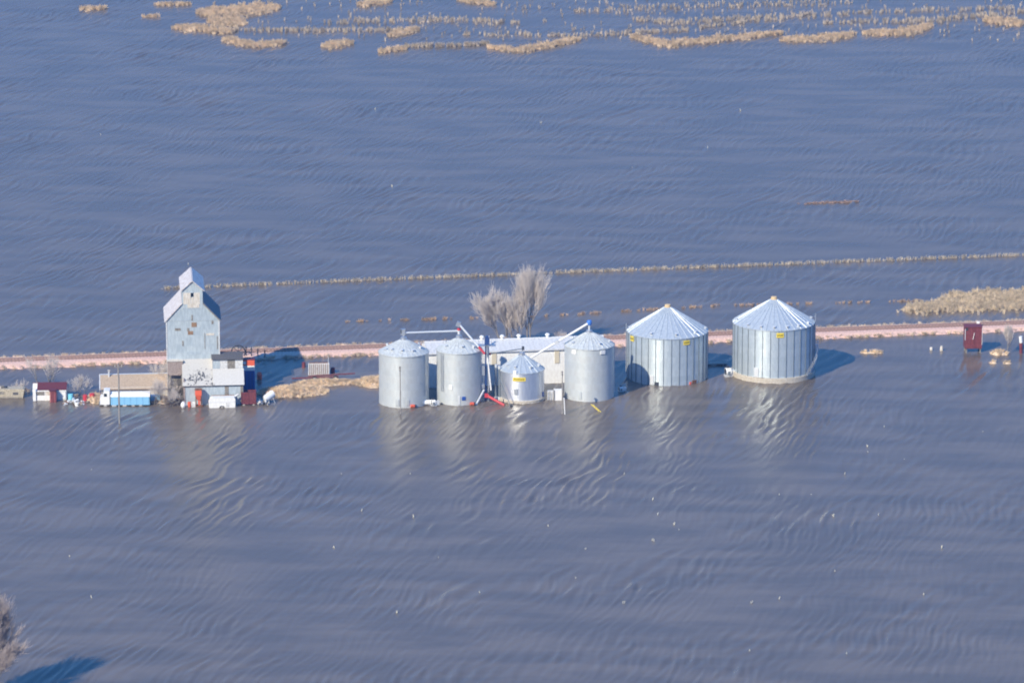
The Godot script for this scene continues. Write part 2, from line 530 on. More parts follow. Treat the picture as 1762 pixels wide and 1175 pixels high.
func make_reeds() -> void:
	rng.seed = 41
	var dense := [
		[[[-78.9, -313.7], [-72.7, -312.1], [-64.9, -307.4]], 5.5],
		[[[-74.7, -334.7], [-66.5, -336.3], [-55.7, -341.3]], 9.0],
		[[[-71.3, -323.3], [-62.9, -320.1]], 8.0],
		[[[-66.4, -298.0], [-58.6, -288.8], [-52.1, -293.4]], 5.4],
		[[[-43.3, -288.8], [-36.8, -292.6]], 4.6],
		[[[-30.2, -281.2], [-24.0, -286.5]], 3.0],
		[[[-36.7, -345.5], [-29.3, -350.5]], 5.0],
		[[[-28.4, -303.4], [-22.1, -310.5]], 4.7],
		[[[-5.4, -287.3], [1.2, -282.8], [7.8, -288.8], [15.7, -298.0]], 4.5],
		[[[27.8, -301.1], [35.8, -291.1], [48.1, -298.0], [62.5, -305.8]], 4.6],
		[[[62.1, -297.2], [69.5, -298.0], [79.3, -304.2]], 4.6],
		[[[82.1, -305.8], [91.6, -306.6], [98.1, -316.1]], 5.4],
		[[[111.4, -323.3], [120.2, -320.1]], 6.4],
		[[[-103.4, -338.8], [-97.0, -340.4]], 2.5],
		[[[-85.9, -345.5], [-77.6, -346.3]], 2.1],
		[[[-87.5, -328.9], [-84.0, -328.9]], 1.6],
		[[[-12.8, -353.0], [-4.3, -346.3]], 3.4],
	]
	var where := ["long low spit", "broad patch", "patch between the spit and the broad patch", "hooked patch", "short patch", "small sliver", "patch cut by the top edge", "small tilted patch", "long wavy bank", "widest bank", "straight bank", "bank with a raised end", "bank at the frame's edge", "thin streak", "thin streak", "tiny streak", "thin tilted patch"]
	var beside := ["at far upper left", "at far upper left, largest there", "at far upper left", "below the far upper left patches", "right of the hooked patch", "nearest of the far left reeds", "left of centre", "above the small sliver", "in the far centre", "right of centre at the far shore", "right of the widest bank", "at far upper right", "in the upper right corner", "left of all the far reeds", "above the long spit", "beside the long spit", "at top centre"]
	for i in dense.size():
		var e = dense[i]
		var a := Vector2(e[0][0][0], e[0][0][1])
		var b := Vector2(e[0][-1][0], e[0][-1][1])
		var area: float = a.distance_to(b) * float(e[1]) * 2.0
		tufts("reed_bed", "%s of tan dry reeds %s" % [where[i], beside[i]], "reeds", along(e[0], e[1], int(area * 3.6), 0.62, i + 3), 0.25, 1.25, 1.2, Color(0.90, 0.69, 0.46))
	var sparse := [
		[[[-69.2, -310.5], [-43.4, -308.9], [-21.8, -310.5]], 2.4],
		[[[-10.9, -304.2], [16.0, -302.7], [41.8, -310.5]], 3.1],
		[[[41.9, -312.1], [57.3, -323.3], [82.8, -334.7], [122.4, -341.3]], 3.2],
		[[[28.6, -324.9], [38.1, -320.1], [71.6, -332.2]], 4.8],
		[[[13.7, -336.3], [50.0, -344.6], [83.7, -348.8]], 5.8],
		[[[-43.8, -320.1], [-16.6, -324.9], [2.6, -320.1]], 4.8],
		[[[73.5, -320.1], [98.4, -323.3], [121.9, -336.3]], 4.0],
		[[[-24.1, -288.8], [-12.1, -288.8], [-5.5, -291.9]], 2.3],
	]
	var pts := []
	for e in sparse:
		pts.append_array(along(e[0], e[1], 520, 0.95, 77))
	for k in 500:
		pts.append(Vector3(rng.randf_range(-60, 125), 0, rng.randf_range(-368, -296)))
	tufts("scattered_reeds", "thin scattered dry reeds standing in the far water", "reeds", pts, 0.5, 1.35, 0.75, Color(0.72, 0.60, 0.46))
	# drowned fence row behind the elevator, its fainter neighbour, and the thick patch at the right
	tufts("reed_row", "long straight row of dry stalks behind the elevator and the tree", "reeds", along([[-62.5, -40.3], [0.0, -51.7], [102.0, -69.2]], 0.4, 1700, 0.55, 5), 0.15, 0.95, 0.5, Color(0.76, 0.66, 0.52))
	tufts("reed_row", "faint broken row of dry stalks just beyond the tall bins", "reeds", along([[-30.0, -14.5], [5.0, -18.5], [35.8, -26.6], [73.0, -30.6]], 0.3, 420, 0.98, 8), 0.25, 0.7, 0.9, Color(0.66, 0.48, 0.34))
	tufts("reed_row", "short faint streak of stalks in the far right water", "reeds", along([[56.2, -114.1], [67.0, -116.3]], 0.8, 120, 0.6, 8), 0.2, 0.4, 1.0, Color(0.52, 0.36, 0.28))
	var patch := []
	for k in 4200:
		var x := rng.randf_range(69.5, 104)
		var t := clampf((x - 70.0) / 13.0, 0.0, 1.0)
		var zf := lerpf(-21.8, -24.6, clampf((x - 70.0) / 18.0, 0.0, 1.0))
		var depth := lerpf(3.5, 12.5, smoothstep(0.1, 0.85, t)) + sin(x * 0.9) * 0.8
		var p := Vector3(x, 0, zf - rng.randf() * depth)
		if t < 0.12 and rng.randf() > 0.5:
			continue
		p.z += rng.randfn(0, 0.7)
		if rng.randf() < 0.25:
			p += Vector3(rng.randfn(0, 0.8), 0, rng.randfn(0, 1.3))
		patch.append(p)
	tufts("reed_bed", "thick hump of grey tan reeds right behind the railway at the right", "reeds", patch, 0.3, 1.35, 0.95, Color(0.86, 0.70, 0.49))
	# dry grass on both edges of the embankment
	var d := (TRACK_B - TRACK_A).normalized()
	var fr := []
	for k in 2600:
		var c := TRACK_A.lerp(TRACK_B, rng.randf())
		var far_side := rng.randf() < 0.6
		var off := rng.randf_range(-3.7, -2.4) if far_side else rng.randf_range(3.0, 4.0)
		fr.append(c + Vector3(-d.z, 0, d.x) * off + Vector3.UP * (0.15 if far_side else 0.05))
	tufts("embankment_grass", "pale dry grass fringing both edges of the railway bank", "grass", fr, 0.25, 0.7, 1.1, Color(0.84, 0.68, 0.50))

func islet(cx: float, cz: float, rx: float, rz: float, h: float, turn: float, seed_: int) -> void:
	var nn := FastNoiseLite.new()
	nn.seed = seed_
	nn.frequency = 0.35
	var s := S()
	var nr := 10
	var na := 48
	var b := Basis(Vector3.UP, turn)
	var g := []
	for i in nr + 1:
		var row := []
		for j in na:
			var a := TAU * j / na
			var t := float(i) / nr
			var wob := 1.0 + 0.28 * nn.get_noise_2d(cos(a) * 4.0, sin(a) * 4.0)
			var p := b * Vector3(cos(a) * rx * t * wob, 0, sin(a) * rz * t * wob)
			p.y = h * (1.0 - t * t * 1.5) + 0.12 * nn.get_noise_2d(p.x * 6.0, p.z * 6.0) * (1.0 - t)
			row.append(p + Vector3(cx, 0, cz))
		g.append(row)
	for i in nr:
		for j in na:
			var k := (j + 1) % na
			var A: Vector3 = g[i][j]
			var B: Vector3 = g[i + 1][j]
			var C: Vector3 = g[i + 1][k]
			var D: Vector3 = g[i][k]
			if i == 0:
				tri(s, A, C, B)
			else:
				quad(s, A, D, C, B)
	var o := setting("ground", s, M.soil)
	var pts := []
	for k in int(rx * rz * 20.0):
		var a := rng.randf() * TAU
		var t := sqrt(rng.randf()) * 0.86
		var p := b * Vector3(cos(a) * rx * t, 0, sin(a) * rz * t)
		pts.append(p + Vector3(cx, maxf(h * (1.0 - t * t * 1.5), 0.0), cz))
	tufts("dry_grass", "", "", pts, 0.2, 0.75, 1.0, Color(0.98, 0.77, 0.53), o)

func make_banks() -> void:
	rng.seed = 51
	islet(-36.0, 35.9, 6.8, 4.0, 0.75, 0.16, 3)
	islet(-30.5, 29.8, 6.5, 1.8, 0.45, 0.12, 4)
	islet(-22.0, 29.2, 4.8, 4.0, 0.6, 0.1, 5)
	islet(82.6, 9.2, 1.7, 1.2, 0.6, 0.0, 6)
	islet(81.0, 15.6, 0.7, 0.5, 0.3, 0.0, 7)
	islet(83.2, 15.8, 0.9, 0.4, 0.25, 0.0, 8)
	islet(-68.0, 40.5, 1.6, 3.6, 0.5, 0.2, 9)
	islet(-57.3, 41.6, 3.4, 2.2, 0.3, 0.1, 10)
	islet(61.0, 8.4, 2.4, 0.5, 0.2, 0.05, 12)
	islet(-81.3, 35.5, 2.4, 1.6, 0.35, 0.0, 13)

# ---------------------------------------------------------------- grain bins
func ring_mesh(r: float, h: float, n: int) -> ArrayMesh:
	var prof := []
	var waves := 7
	var steps := waves * 6
	for i in steps + 1:
		var y := h * i / steps
		prof.append(Vector2(r + 0.0105 * sin(TAU * waves * i / steps), y))
	var s := S()
	lathe(s, prof, n, true)
	return s.commit()

func roof_panel_mesh(r: float, rise: float, n: int, rib: float) -> ArrayMesh:
	# one wedge of a bin roof with the raised rib on its left edge; base at y 0
	var s := S()
	var a := TAU / n
	var r1 := r + 0.12
	var y1 := -0.12 * rise / r
	var r0 := 0.55
	var y0 := rise * (1.0 - r0 / r)
	var P := func(ang: float, rr: float, up: float) -> Vector3:
		return Vector3(sin(ang) * rr, rise * (1.0 - rr / r) + up, cos(ang) * rr)
	var h := a * 0.5
	quad(s, P.call(-h, r1, 0.0), P.call(h, r1, 0.0), P.call(h, r0, 0.0), P.call(-h, r0, 0.0))
	quad(s, P.call(-h, r1, -0.02), P.call(-h, r0, -0.02), P.call(h, r0, -0.02), P.call(h, r1, -0.02))
	quad(s, P.call(-h, r1, -0.07), P.call(h, r1, -0.07), P.call(h, r1, 0.0), P.call(-h, r1, 0.0))
	# rib: trapezoid that keeps its width
	var wb := 0.10
	var wt := 0.035
	var T := func(w: float, rr: float, up: float) -> Vector3:
		var ang := -h + w / rr
		return P.call(ang, rr, up)
	quad(s, T.call(-wb, r1, 0.004), T.call(-wt, r1, rib), T.call(-wt, r0, rib), T.call(-wb, r0, 0.004))
	quad(s, T.call(-wt, r1, rib), T.call(wt, r1, rib), T.call(wt, r0, rib), T.call(-wt, r0, rib))
	quad(s, T.call(wt, r1, rib), T.call(wb, r1, 0.004), T.call(wb, r0, 0.004), T.call(wt, r0, rib))
	quad(s, T.call(-wb, r1, 0.004), T.call(wb, r1, 0.004), T.call(wt, r1, rib), T.call(-wt, r1, rib))
	return s.commit()

func make_bin(label: String, at: Vector3, r: float, eave: float, apex: float, o: Dictionary) -> Node3D:
	var t := thing("grain_bin", label, "grain bin", at, 0.0, "grain bins standing in the flood")
	var nring: int = o.rings
	var y0: float = o.get("base", -0.5)
	var rh := (eave - y0) / nring
	var mesh := ring_mesh(r, rh + 0.02, 96)
	for i in nring:
		var w := inst(t, "wall_ring", mesh, o.walls[(i * 3 + nring) % o.walls.size()])
		w.position.y = y0 + rh * i
		var f := 1.0 - 0.0012 * (i % 2)
		w.scale = Vector3(f, 1, f)
	if o.has("foundation"):
		var s := S()
		lathe(s, [Vector2(r + 0.22, -0.6), Vector2(r + 0.22, o.foundation - 0.05), Vector2(r + 0.16, o.foundation), Vector2(r - 0.1, o.foundation)], 64)
		part(t, "foundation", s, M.concrete)
	if o.get("stiffeners", 0) > 0:
		var s := S()
		var hh: float = eave - maxf(y0, -0.2)
		box(s, Vector3(0, hh * 0.5, 0.035), Vector3(0.085, hh, 0.07))
		box(s, Vector3(0, hh * 0.5, 0.08), Vector3(0.05, hh, 0.03))
		var sm := s.commit()
		for i in int(o.stiffeners):
			var a: float = TAU * (i + 0.35) / o.stiffeners
			var p := inst(t, "stiffener", sm, M.stiffener)
			p.position = Vector3(sin(a) * (r + 0.012), maxf(y0, -0.2), cos(a) * (r + 0.012))
			p.rotation.y = a
	var rise := apex - eave
	var pm := roof_panel_mesh(r, rise, o.panels, o.get("rib", 0.07))
	for i in int(o.panels):
		var p := inst(t, "roof_panel", pm, o.roof)
		p.position.y = eave + 0.01
		p.rotation.y = TAU * (i + 0.2) / o.panels
	# eave ring
	var er := S()
	lathe(er, [Vector2(r + 0.02, eave - 0.12), Vector2(r + 0.10, eave - 0.10), Vector2(r + 0.10, eave - 0.02)], 64)
	part(t, "eave_ring", er, o.roof)
	# cap at the peak
	var ch: float = o.get("cap", 0.35)
	var yb := eave + rise * (1.0 - 0.6 / r)
	var c := S()
	lathe(c, [Vector2(0.62, yb - 0.05), Vector2(0.62, yb + 0.12), Vector2(0.5, yb + 0.16), Vector2(0.5, yb + 0.16 + ch), Vector2(0.42, yb + 0.22 + ch), Vector2(0.0, yb + 0.26 + ch)], 20)
	part(t, "roof_cap", c, o.get("cap_mat", M.steel))
	# small vents on the roof, each on its own spot
	for v in o.get("vents", []):
		var a := deg_to_rad(v[0])
		var rr: float = r * v[1]
		var vy: float = eave + rise * (1.0 - v[1])
		var s := S()
		box(s, Vector3(0, 0.12, 0), Vector3(0.26, 0.36, 0.26))
		box(s, Vector3(0, 0.33, 0.06), Vector3(0.36, 0.1, 0.4), Basis(Vector3.RIGHT, 0.3))
		var p := part(t, "roof_vent", s, M.steel_pale)
		p.position = Vector3(sin(a) * rr, vy, cos(a) * rr)
		p.rotation.y = a
		var op := bxp(p, "vent_shade_plate", Vector3(0, 0.15, 0.137), Vector3(0.17, 0.17, 0.012), M.dark_steel)  # solid dark plate, its colour standing in for shade inside the vent
		op.name = "vent_shade_plate"
	for l in o.get("ladders", []):
		ladder(t, r, deg_to_rad(l[0]), l[1], l[2])
	return t

func ladder(t: Node3D, r: float, a: float, ylo: float, yhi: float) -> void:
	var s := S()
	var b := Basis(Vector3.UP, a)
	for k in [-0.24, 0.24]:
		box(s, b * Vector3(k, (ylo + yhi) * 0.5, r + 0.2), Vector3(0.07, yhi - ylo, 0.07), b)
	var n := int((yhi - ylo) / 0.4)
	for i in n:
		box(s, b * Vector3(0, ylo + 0.2 + i * 0.4, r + 0.2), Vector3(0.44, 0.045, 0.045), b)
	for y in [ylo + 0.6, (ylo + yhi) * 0.5, yhi - 0.5]:
		for k in [-0.24, 0.24]:
			box(s, b * Vector3(k, y, r + 0.09), Vector3(0.05, 0.05, 0.2), b)
	part(t, "ladder", s, M.steel)

func sign_plate(t: Node3D, r: float, adeg: float, y: float, w: float, h: float, strokes: int) -> void:
	var a := deg_to_rad(adeg)
	var b := Basis(Vector3.UP, a)
	var n := 5
	var s := S()
	var R := r + 0.10
	for i in n:
		var u := (i + 0.5) / n - 0.5
		var bb := Basis(Vector3.UP, a + u * w / R)
		box(s, bb * Vector3(0, y, R), Vector3(w / n + 0.01, h, 0.03), bb)
	var p := part(t, "sign_plate", s, M.yellow, "yellow maker's plate")
	var k := S()
	rng.seed = 61 + strokes
	for i in strokes:
		var u := ((i + 0.5) / strokes - 0.5) * 0.84
		var bb := Basis(Vector3.UP, a + u * w / R)
		var hh := h * rng.randf_range(0.28, 0.5)
		box(k, bb * Vector3(0, y + h * rng.randf_range(-0.06, 0.06), R + 0.02), Vector3(w * 0.5 / strokes, hh, 0.014), bb)
	part(p, "lettering", k, M.ink)

func rounddoor(t: Node3D, r: float, adeg: float, y: float, w: float, h: float, m: Material, called := "access_door") -> void:
	var bb := Basis(Vector3.UP, deg_to_rad(adeg))
	var s := S()
	box(s, bb * Vector3(0, y, r + 0.04), Vector3(w, h, 0.12), bb)
	box(s, bb * Vector3(0, y, r + 0.11), Vector3(w * 0.8, h * 0.8, 0.03), bb)
	part(t, called, s, m)

func make_bins() -> void:
	var old := [M.galv_old, M.galv_old2]
	var new_ := [M.galv_new, M.galv_new2]
	var b1 := make_bin("dull grey ribless grain bin farthest left, behind a thin pole", Vector3(-17.59, 0, 42.09), 4.06, 8.52, 10.75, {"rings": 8, "walls": old, "roof": M.galv_roof_old, "panels": 28, "rib": 0.04, "cap": 0.25,
		"vents": [[-62, 0.8], [-38, 0.72], [-4, 0.72], [30, 0.76], [70, 0.7], [120, 0.7], [-110, 0.7]], "ladders": [[62, 1.6, 8.6]]})
	rounddoor(b1, 4.06, -14, 0.85, 0.6, 1.1, M.galv_old2)
	rounddoor(b1, 4.06, 10, 0.9, 0.5, 1.0, M.galv_old)
	var b2 := make_bin("dull grey grain bin with conveyor peak and slanted spout, second from left", Vector3(-8.62, 0, 40.95), 3.67, 8.63, 10.7, {"rings": 8, "walls": old, "roof": M.galv_roof_old, "panels": 26, "rib": 0.05, "cap": 0.3,
		"vents": [[-52, 0.7], [14, 0.66], [60, 0.75], [120, 0.7], [-120, 0.7]], "ladders": [[-45, 2.2, 8.5]]})
	rounddoor(b2, 3.67, -21, 3.0, 0.55, 0.75, M.white_paint, "hatch")
	rounddoor(b2, 3.67, 1, 0.9, 0.35, 1.5, M.steel_pale)
	rounddoor(b2, 3.67, 12, 1.2, 0.6, 0.6, M.blue, "control_box")
	var b3 := make_bin("small shiny bin with a yellow sign between the dull bins", Vector3(1.61, 0, 39.63), 3.64, 5.04, 7.6, {"rings": 4, "walls": [M.galv_shiny], "roof": M.galv_roof_new, "panels": 22, "rib": 0.08, "base": -0.1, "foundation": 0.45,
		"vents": [[-58, 0.75], [-22, 0.75], [30, 0.78], [75, 0.78]], "ladders": [[55, 0.8, 5.2]]})
	sign_plate(b3, 3.64, -7, 4.05, 2.1, 0.62, 8)
	rounddoor(b3, 3.64, -15, 2.0, 0.65, 1.0, M.steel)
	rounddoor(b3, 3.64, -18, 5.1, 0.5, 0.8, M.white_paint, "inspection_hatch")
	rounddoor(b3, 3.64, 70, 1.0, 0.4, 0.8, M.blue, "control_box")
	var b4 := make_bin("dull grey bin with white eave plates under the long white auger", Vector3(12.61, 0, 38.08), 4.04, 8.73, 11.0, {"rings": 8, "walls": old, "roof": M.galv_roof_old, "panels": 28, "rib": 0.07, "cap": 0.2,
		"vents": [[-55, 0.8], [32, 0.78], [85, 0.8], [-110, 0.7]], "ladders": [[104, 0.5, 8.7]]})
	rounddoor(b4, 4.04, -38, 8.15, 0.85, 0.7, M.white_paint, "eave_plate")
	rounddoor(b4, 4.04, 32, 8.15, 0.95, 0.62, M.white_paint, "eave_plate")
	rounddoor(b4, 4.04, -22, 1.0, 0.5, 1.2, M.galv_old2)
	var b5 := make_bin("wide ribbed bright bin with two yellow plates, left of the two largest", Vector3(25.82, 0, 24.7), 6.69, 7.93, 12.1, {"rings": 8, "walls": new_, "roof": M.galv_roof_new, "panels": 34, "rib": 0.10, "stiffeners": 32, "cap": 0.3, "cap_mat": M.tan_cap,
		"vents": [[-88, 0.93], [-28, 0.9], [12, 0.9], [48, 0.9], [85, 0.93], [150, 0.9], [-150, 0.9]], "ladders": [[-97, 0.6, 8.8]]})
	sign_plate(b5, 6.69, 26, 7.2, 1.15, 0.75, 4)
	sign_plate(b5, 6.69, -62, 7.2, 1.15, 0.9, 4)
	rounddoor(b5, 6.69, -24, 0.9, 0.7, 1.6, M.steel_pale)
	rounddoor(b5, 6.69, -17, 0.3, 0.7, 0.6, M.dark_steel, "unload_spout")
	rounddoor(b5, 6.69, 40, 0.3, 0.9, 0.6, M.rust, "unload_gate")
	rounddoor(b5, 6.69, 33, 0.2, 0.3, 0.4, M.red_orange, "motor")
	var b6 := make_bin("wide ribbed bright bin on white footing, farthest right and tallest", Vector3(43.53, 0, 22.86), 6.75, 8.93, 13.0, {"rings": 8, "walls": new_, "roof": M.galv_roof_new, "panels": 34, "rib": 0.10, "stiffeners": 32, "base": -0.1, "foundation": 0.85, "cap": 0.3, "cap_mat": M.tan_cap,
		"vents": [[-85, 0.93], [-45, 0.93], [-22, 0.93], [-2, 0.93], [18, 0.93], [38, 0.93], [62, 0.93], [95, 0.92], [150, 0.92], [-140, 0.92]], "ladders": [[92, 4.5, 10.2]]})
	sign_plate(b6, 6.75, 6, 8.15, 1.2, 0.8, 4)
	rounddoor(b6, 6.75, -27, 1.7, 0.8, 1.6, M.steel_pale)
	rounddoor(b6, 6.75, -18, 0.55, 0.6, 0.7, M.dark_steel, "unload_spout")
	# stair that climbs round the right side of the tallest bin
	var st := S()
	for i in 22:
		var t := i / 21.0
		var a := deg_to_rad(lerpf(47, 92, t))
		var bb := Basis(Vector3.UP, a)
		box(st, bb * Vector3(0, lerpf(0.9, 4.9, t), 6.75 + 0.42), Vector3(0.34, 0.05, 0.55), bb)
		box(st, bb * Vector3(0, lerpf(0.9, 4.9, t) + 0.95, 6.75 + 0.66), Vector3(0.36, 0.06, 0.05), Basis(Vector3.UP, a) * Basis(Vector3.BACK, 0.62))
		if i % 3 == 0:
			box(st, bb * Vector3(0, lerpf(0.9, 4.9, t) + 0.45, 6.75 + 0.66), Vector3(0.05, 0.95, 0.05), bb)
	for k in [0.2, 0.66]:
		for i in 21:
			var a0 := deg_to_rad(lerpf(47, 92, i / 21.0))
			var a1 := deg_to_rad(lerpf(47, 92, (i + 1) / 21.0))
			tube(st, Basis(Vector3.UP, a0) * Vector3(0, lerpf(0.8, 4.8, i / 21.0), 6.75 + k), Basis(Vector3.UP, a1) * Vector3(0, lerpf(0.8, 4.8, (i + 1) / 21.0), 6.75 + k), 0.06, 0.06, 4)
	part(b6, "stair", st, M.steel)

# ---------------------------------------------------------------- conveyors between the bins
func make_conveyors() -> void:
	# level conveyor from peak to peak of the two left bins
	var a := Vector3(-17.59, 11.35, 42.09)
	var b := Vector3(-8.62, 11.55, 40.95)
	var t := thing("grain_conveyor", "level grey conveyor tube joining the peaks of the two left bins", "conveyor", a)
	var d := b - a
	tbp(t, "trough", Vector3(0.3, 0.2, 0), d + Vector3(-0.2, 0.05, 0), 0.15, M.steel_pale, 8)
	var s := S()
	box(s, Vector3(-0.1, 0.35, 0), Vector3(0.75, 0.95, 0.6))
	box(s, Vector3(-0.42, 0.5, 0.1), Vector3(0.2, 0.7, 0.4))
	part(t, "drive_box", s, M.steel)
	tbp(t, "spout", Vector3(0, -0.3, 0), Vector3(0, 0.0, 0), 0.22, M.steel_pale)
	tbp(t, "spout", d + Vector3(0, -0.5, 0), d + Vector3(0, 0.1, 0), 0.24, M.steel_pale)
	tbp(t, "inlet_collar", d + Vector3(0.0, 0.2, 0), d + Vector3(0, 0.5, 0), 0.3, M.red, 12)
	# slanted spout from the head over the second bin down to the bucket leg
	var t2 := thing("grain_spout", "slanted pale conveyor with a red lower end on the second bin's roof", "conveyor", b)
	var s2 := Vector3(0.05, 1.2, 0.25)
	var e2 := Vector3(4.2, -3.4, 1.6)
	tbp(t2, "tube", s2, s2.lerp(e2, 0.78), 0.17, M.steel_pale, 8)
	tbp(t2, "lower_end", s2.lerp(e2, 0.76), e2, 0.2, M.red, 8)
	bxp(t2, "head", s2 + Vector3(-0.15, 0.05, 0), Vector3(0.6, 0.8, 0.5), M.steel, Basis(Vector3.BACK, -0.4))
	# bucket leg between bins two and three
	var c := Vector3(-4.16, 0, 41.54)
	var t3 := thing("bucket_elevator", "tall narrow bucket elevator with a blue head beside the second bin", "bucket elevator", c)
	for k in [-0.28, 0.28]:
		bxp(t3, "leg_casing", Vector3(k * 0.8 + 0.1, 4.6, 0), Vector3(0.22, 10.2, 0.3), M.steel if k > 0 else M.navy)
	var h := S()
	prism(h, V2([-0.3, 9.5, 0.5, 9.5, 0.5, 10.4, 0.32, 10.85, 0.08, 10.95, -0.15, 10.8, -0.3, 10.3]), -0.3, 0.3)
	part(t3, "head", h, M.navy)
	var pl := S()
	box(pl, Vector3(0.1, 9.35, 0), Vector3(2.9, 0.07, 1.3))
	for x in [-1.3, -0.6, 0.8, 1.5]:
		box(pl, Vector3(x, 9.85, 0.6), Vector3(0.05, 1.0, 0.05))
		box(pl, Vector3(x, 9.85, -0.6), Vector3(0.05, 1.0, 0.05))
	box(pl, Vector3(0.1, 10.35, -0.6), Vector3(2.85, 0.05, 0.05))
	part(t3, "platform", pl, M.steel)
	var tw := S()
	for x in [-0.72, -0.42]:
		box(tw, Vector3(x, 4.5, 0.4), Vector3(0.06, 9.6, 0.06))
	for i in 22:
		box(tw, Vector3(-0.57, 0.4 + i * 0.4, 0.4), Vector3(0.3, 0.045, 0.045))
	box(tw, Vector3(-0.6, 5.2, 0.4), Vector3(0.7, 1.6, 0.12))
	box(tw, Vector3(-0.6, 2.6, 0.4), Vector3(0.6, 0.7, 0.2))
	part(t3, "ladder", tw, M.steel)
	tbp(t3, "down_spout", Vector3(0.2, 7.4, 0.5), Vector3(0.75, 2.0, 0.7), 0.13, M.white_paint, 8)
	tbp(t3, "down_spout", Vector3(0.1, 9.3, 0.35), Vector3(0.2, 7.4, 0.5), 0.13, M.steel, 8)
	tbp(t3, "brace", Vector3(-0.4, 2.0, 0.5), Vector3(-1.85, -0.3, 2.6), 0.16, M.steel_pale, 8)
	bxp(t3, "walkway", Vector3(-1.4, 2.4, 0.45), Vector3(2.0, 0.05, 0.1), M.steel)
	# boot auger at the waterline
	var t4 := thing("boot_auger", "short red auger sloping into the water below the bucket elevator", "auger", Vector3(-4.0, 0, 42.6))
	tbp(t4, "tube", Vector3(0, 1.15, 0), Vector3(2.75, -0.1, 1.4), 0.22, M.red, 10)
	bxp(t4, "hopper", Vector3(-0.15, 1.2, 0), Vector3(0.6, 0.6, 0.5), M.red)
	bxp(t4, "motor", Vector3(0.3, 1.6, 0), Vector3(0.4, 0.35, 0.3), M.dark_steel)
	tbp(t4, "support", Vector3(2.6, 0.9, 1.0), Vector3(2.6, -0.3, 1.0), 0.07, M.dark_steel)
	# two dark drying pipes standing left of the shiny bin
	for k in 2:
		var t5 := thing("standing_pipe", "%s of the two dark upright pipes left of the shiny bin" % ["left", "right"][k], "pipe", Vector3(-2.62 + k * 0.55, 0, 40.6 + k * 0.15), 0.0, "dark upright pipes left of the shiny bin")
		tbp(t5, "pipe", Vector3(0, -0.3, 0), Vector3(0, 5.6 - k * 0.2, 0), 0.17, M.stiffener, 10)
		tbp(t5, "collar", Vector3(0, 5.4 - k * 0.2, 0), Vector3(0, 5.9 - k * 0.2, 0), 0.24, M.steel_pale, 10)
		tbp(t5, "footing", Vector3(0, -0.3, 0), Vector3(0, 0.5, 0), 0.27, M.steel_pale, 8)
	# slim dark auger leaning from above the shiny bin's left side into the water
	var t6 := thing("slim_auger", "thin dark auger leaning across the shiny bin's front into the water", "auger", Vector3(-0.2, 0, 45.2))
	tbp(t6, "tube", Vector3(0.1, -0.2, 0), Vector3(-2.0, 4.6, -1.6), 0.07, M.stiffener, 6)
	bxp(t6, "foot", Vector3(0.1, 0.12, 0), Vector3(0.42, 0.5, 0.3), M.dark_steel)
	# thin transfer auger that feeds the shiny bin's peak
	var t7 := thing("transfer_auger", "thin grey auger from the bucket elevator to the shiny bin's peak", "auger", Vector3(1.61, 7.95, 39.63))
	tbp(t7, "tube", Vector3(-5.3, -0.15, 1.6), Vector3(0.2, 0.4, 0), 0.09, M.stiffener, 8)
	bxp(t7, "drive", Vector3(0.2, 0.45, 0), Vector3(0.4, 0.55, 0.3), M.dark_steel)
	tbp(t7, "spout", Vector3(0.1, -0.4, 0), Vector3(0.1, 0.4, 0), 0.12, M.steel)
	bxp(t7, "inlet", Vector3(-5.3, -0.15, 1.6), Vector3(0.5, 0.3, 0.3), M.red)
	# long white auger from the peak of the fourth bin down to the left
	var t8 := thing("long_auger", "long white auger tube with a blue motor rising to the fourth bin's peak", "auger", Vector3(12.61, 11.2, 38.08))
	tbp(t8, "tube", Vector3(-0.1, 1.05, 0.1), Vector3(-9.6, -4.3, 2.2), 0.18, M.white_paint, 10)
	var mo := S()
	lathe(mo, [Vector2(0.0, 0.7), Vector2(0.3, 0.72), Vector2(0.42, 0.95), Vector2(0.42, 1.3), Vector2(0.3, 1.5), Vector2(0, 1.56)], 12)
	part(t8, "motor", mo, M.motor_blue)
	tbp(t8, "spout", Vector3(0, -0.1, 0), Vector3(0, 0.9, 0), 0.16, M.steel_pale)
	bxp(t8, "coupling", Vector3(-5.35, -1.85, 1.3), Vector3(0.7, 0.62, 0.6), M.steel_pale, Basis(Vector3.BACK, 0.5))
	# aeration fans and small tanks at the foot of the bins
	fan("aeration_fan", "pale aeration fan with a dark mouth left of the tallest bin", Vector3(36.0, 0, 24.6), 1.0)
	fan("aeration_fan", "white fan and duct low in the water right of the fourth bin", Vector3(17.9, 0, 35.2), 0.62)
	fan("aeration_fan", "white fan between the two leftmost dull bins", Vector3(-12.75, 0, 44.5), 0.7)
	var tk := thing("fuel_tank", "small white tank lying between the two leftmost dull bins", "tank", Vector3(-13.9, 0, 44.2), 0.1)
	var q := S()
	tube(q, Vector3(-0.75, 0.45, 0), Vector3(0.75, 0.45, 0), 0.42, 0.42, 16)
	tube(q, Vector3(0.75, 0.45, 0), Vector3(0.92, 0.45, 0), 0.42, 0.22, 16)
	tube(q, Vector3(-0.92, 0.45, 0), Vector3(-0.75, 0.45, 0), 0.22, 0.42, 16)
	part(tk, "shell", q, M.white_paint)
	for k in [-0.5, 0.5]:
		bxp(tk, "cradle", Vector3(k, 0.0, 0), Vector3(0.12, 0.5, 0.7), M.steel)
	tbp(tk, "filler_pipe", Vector3(-0.95, -0.2, 0.5), Vector3(-0.95, 1.25, 0.5), 0.07, M.white_paint)
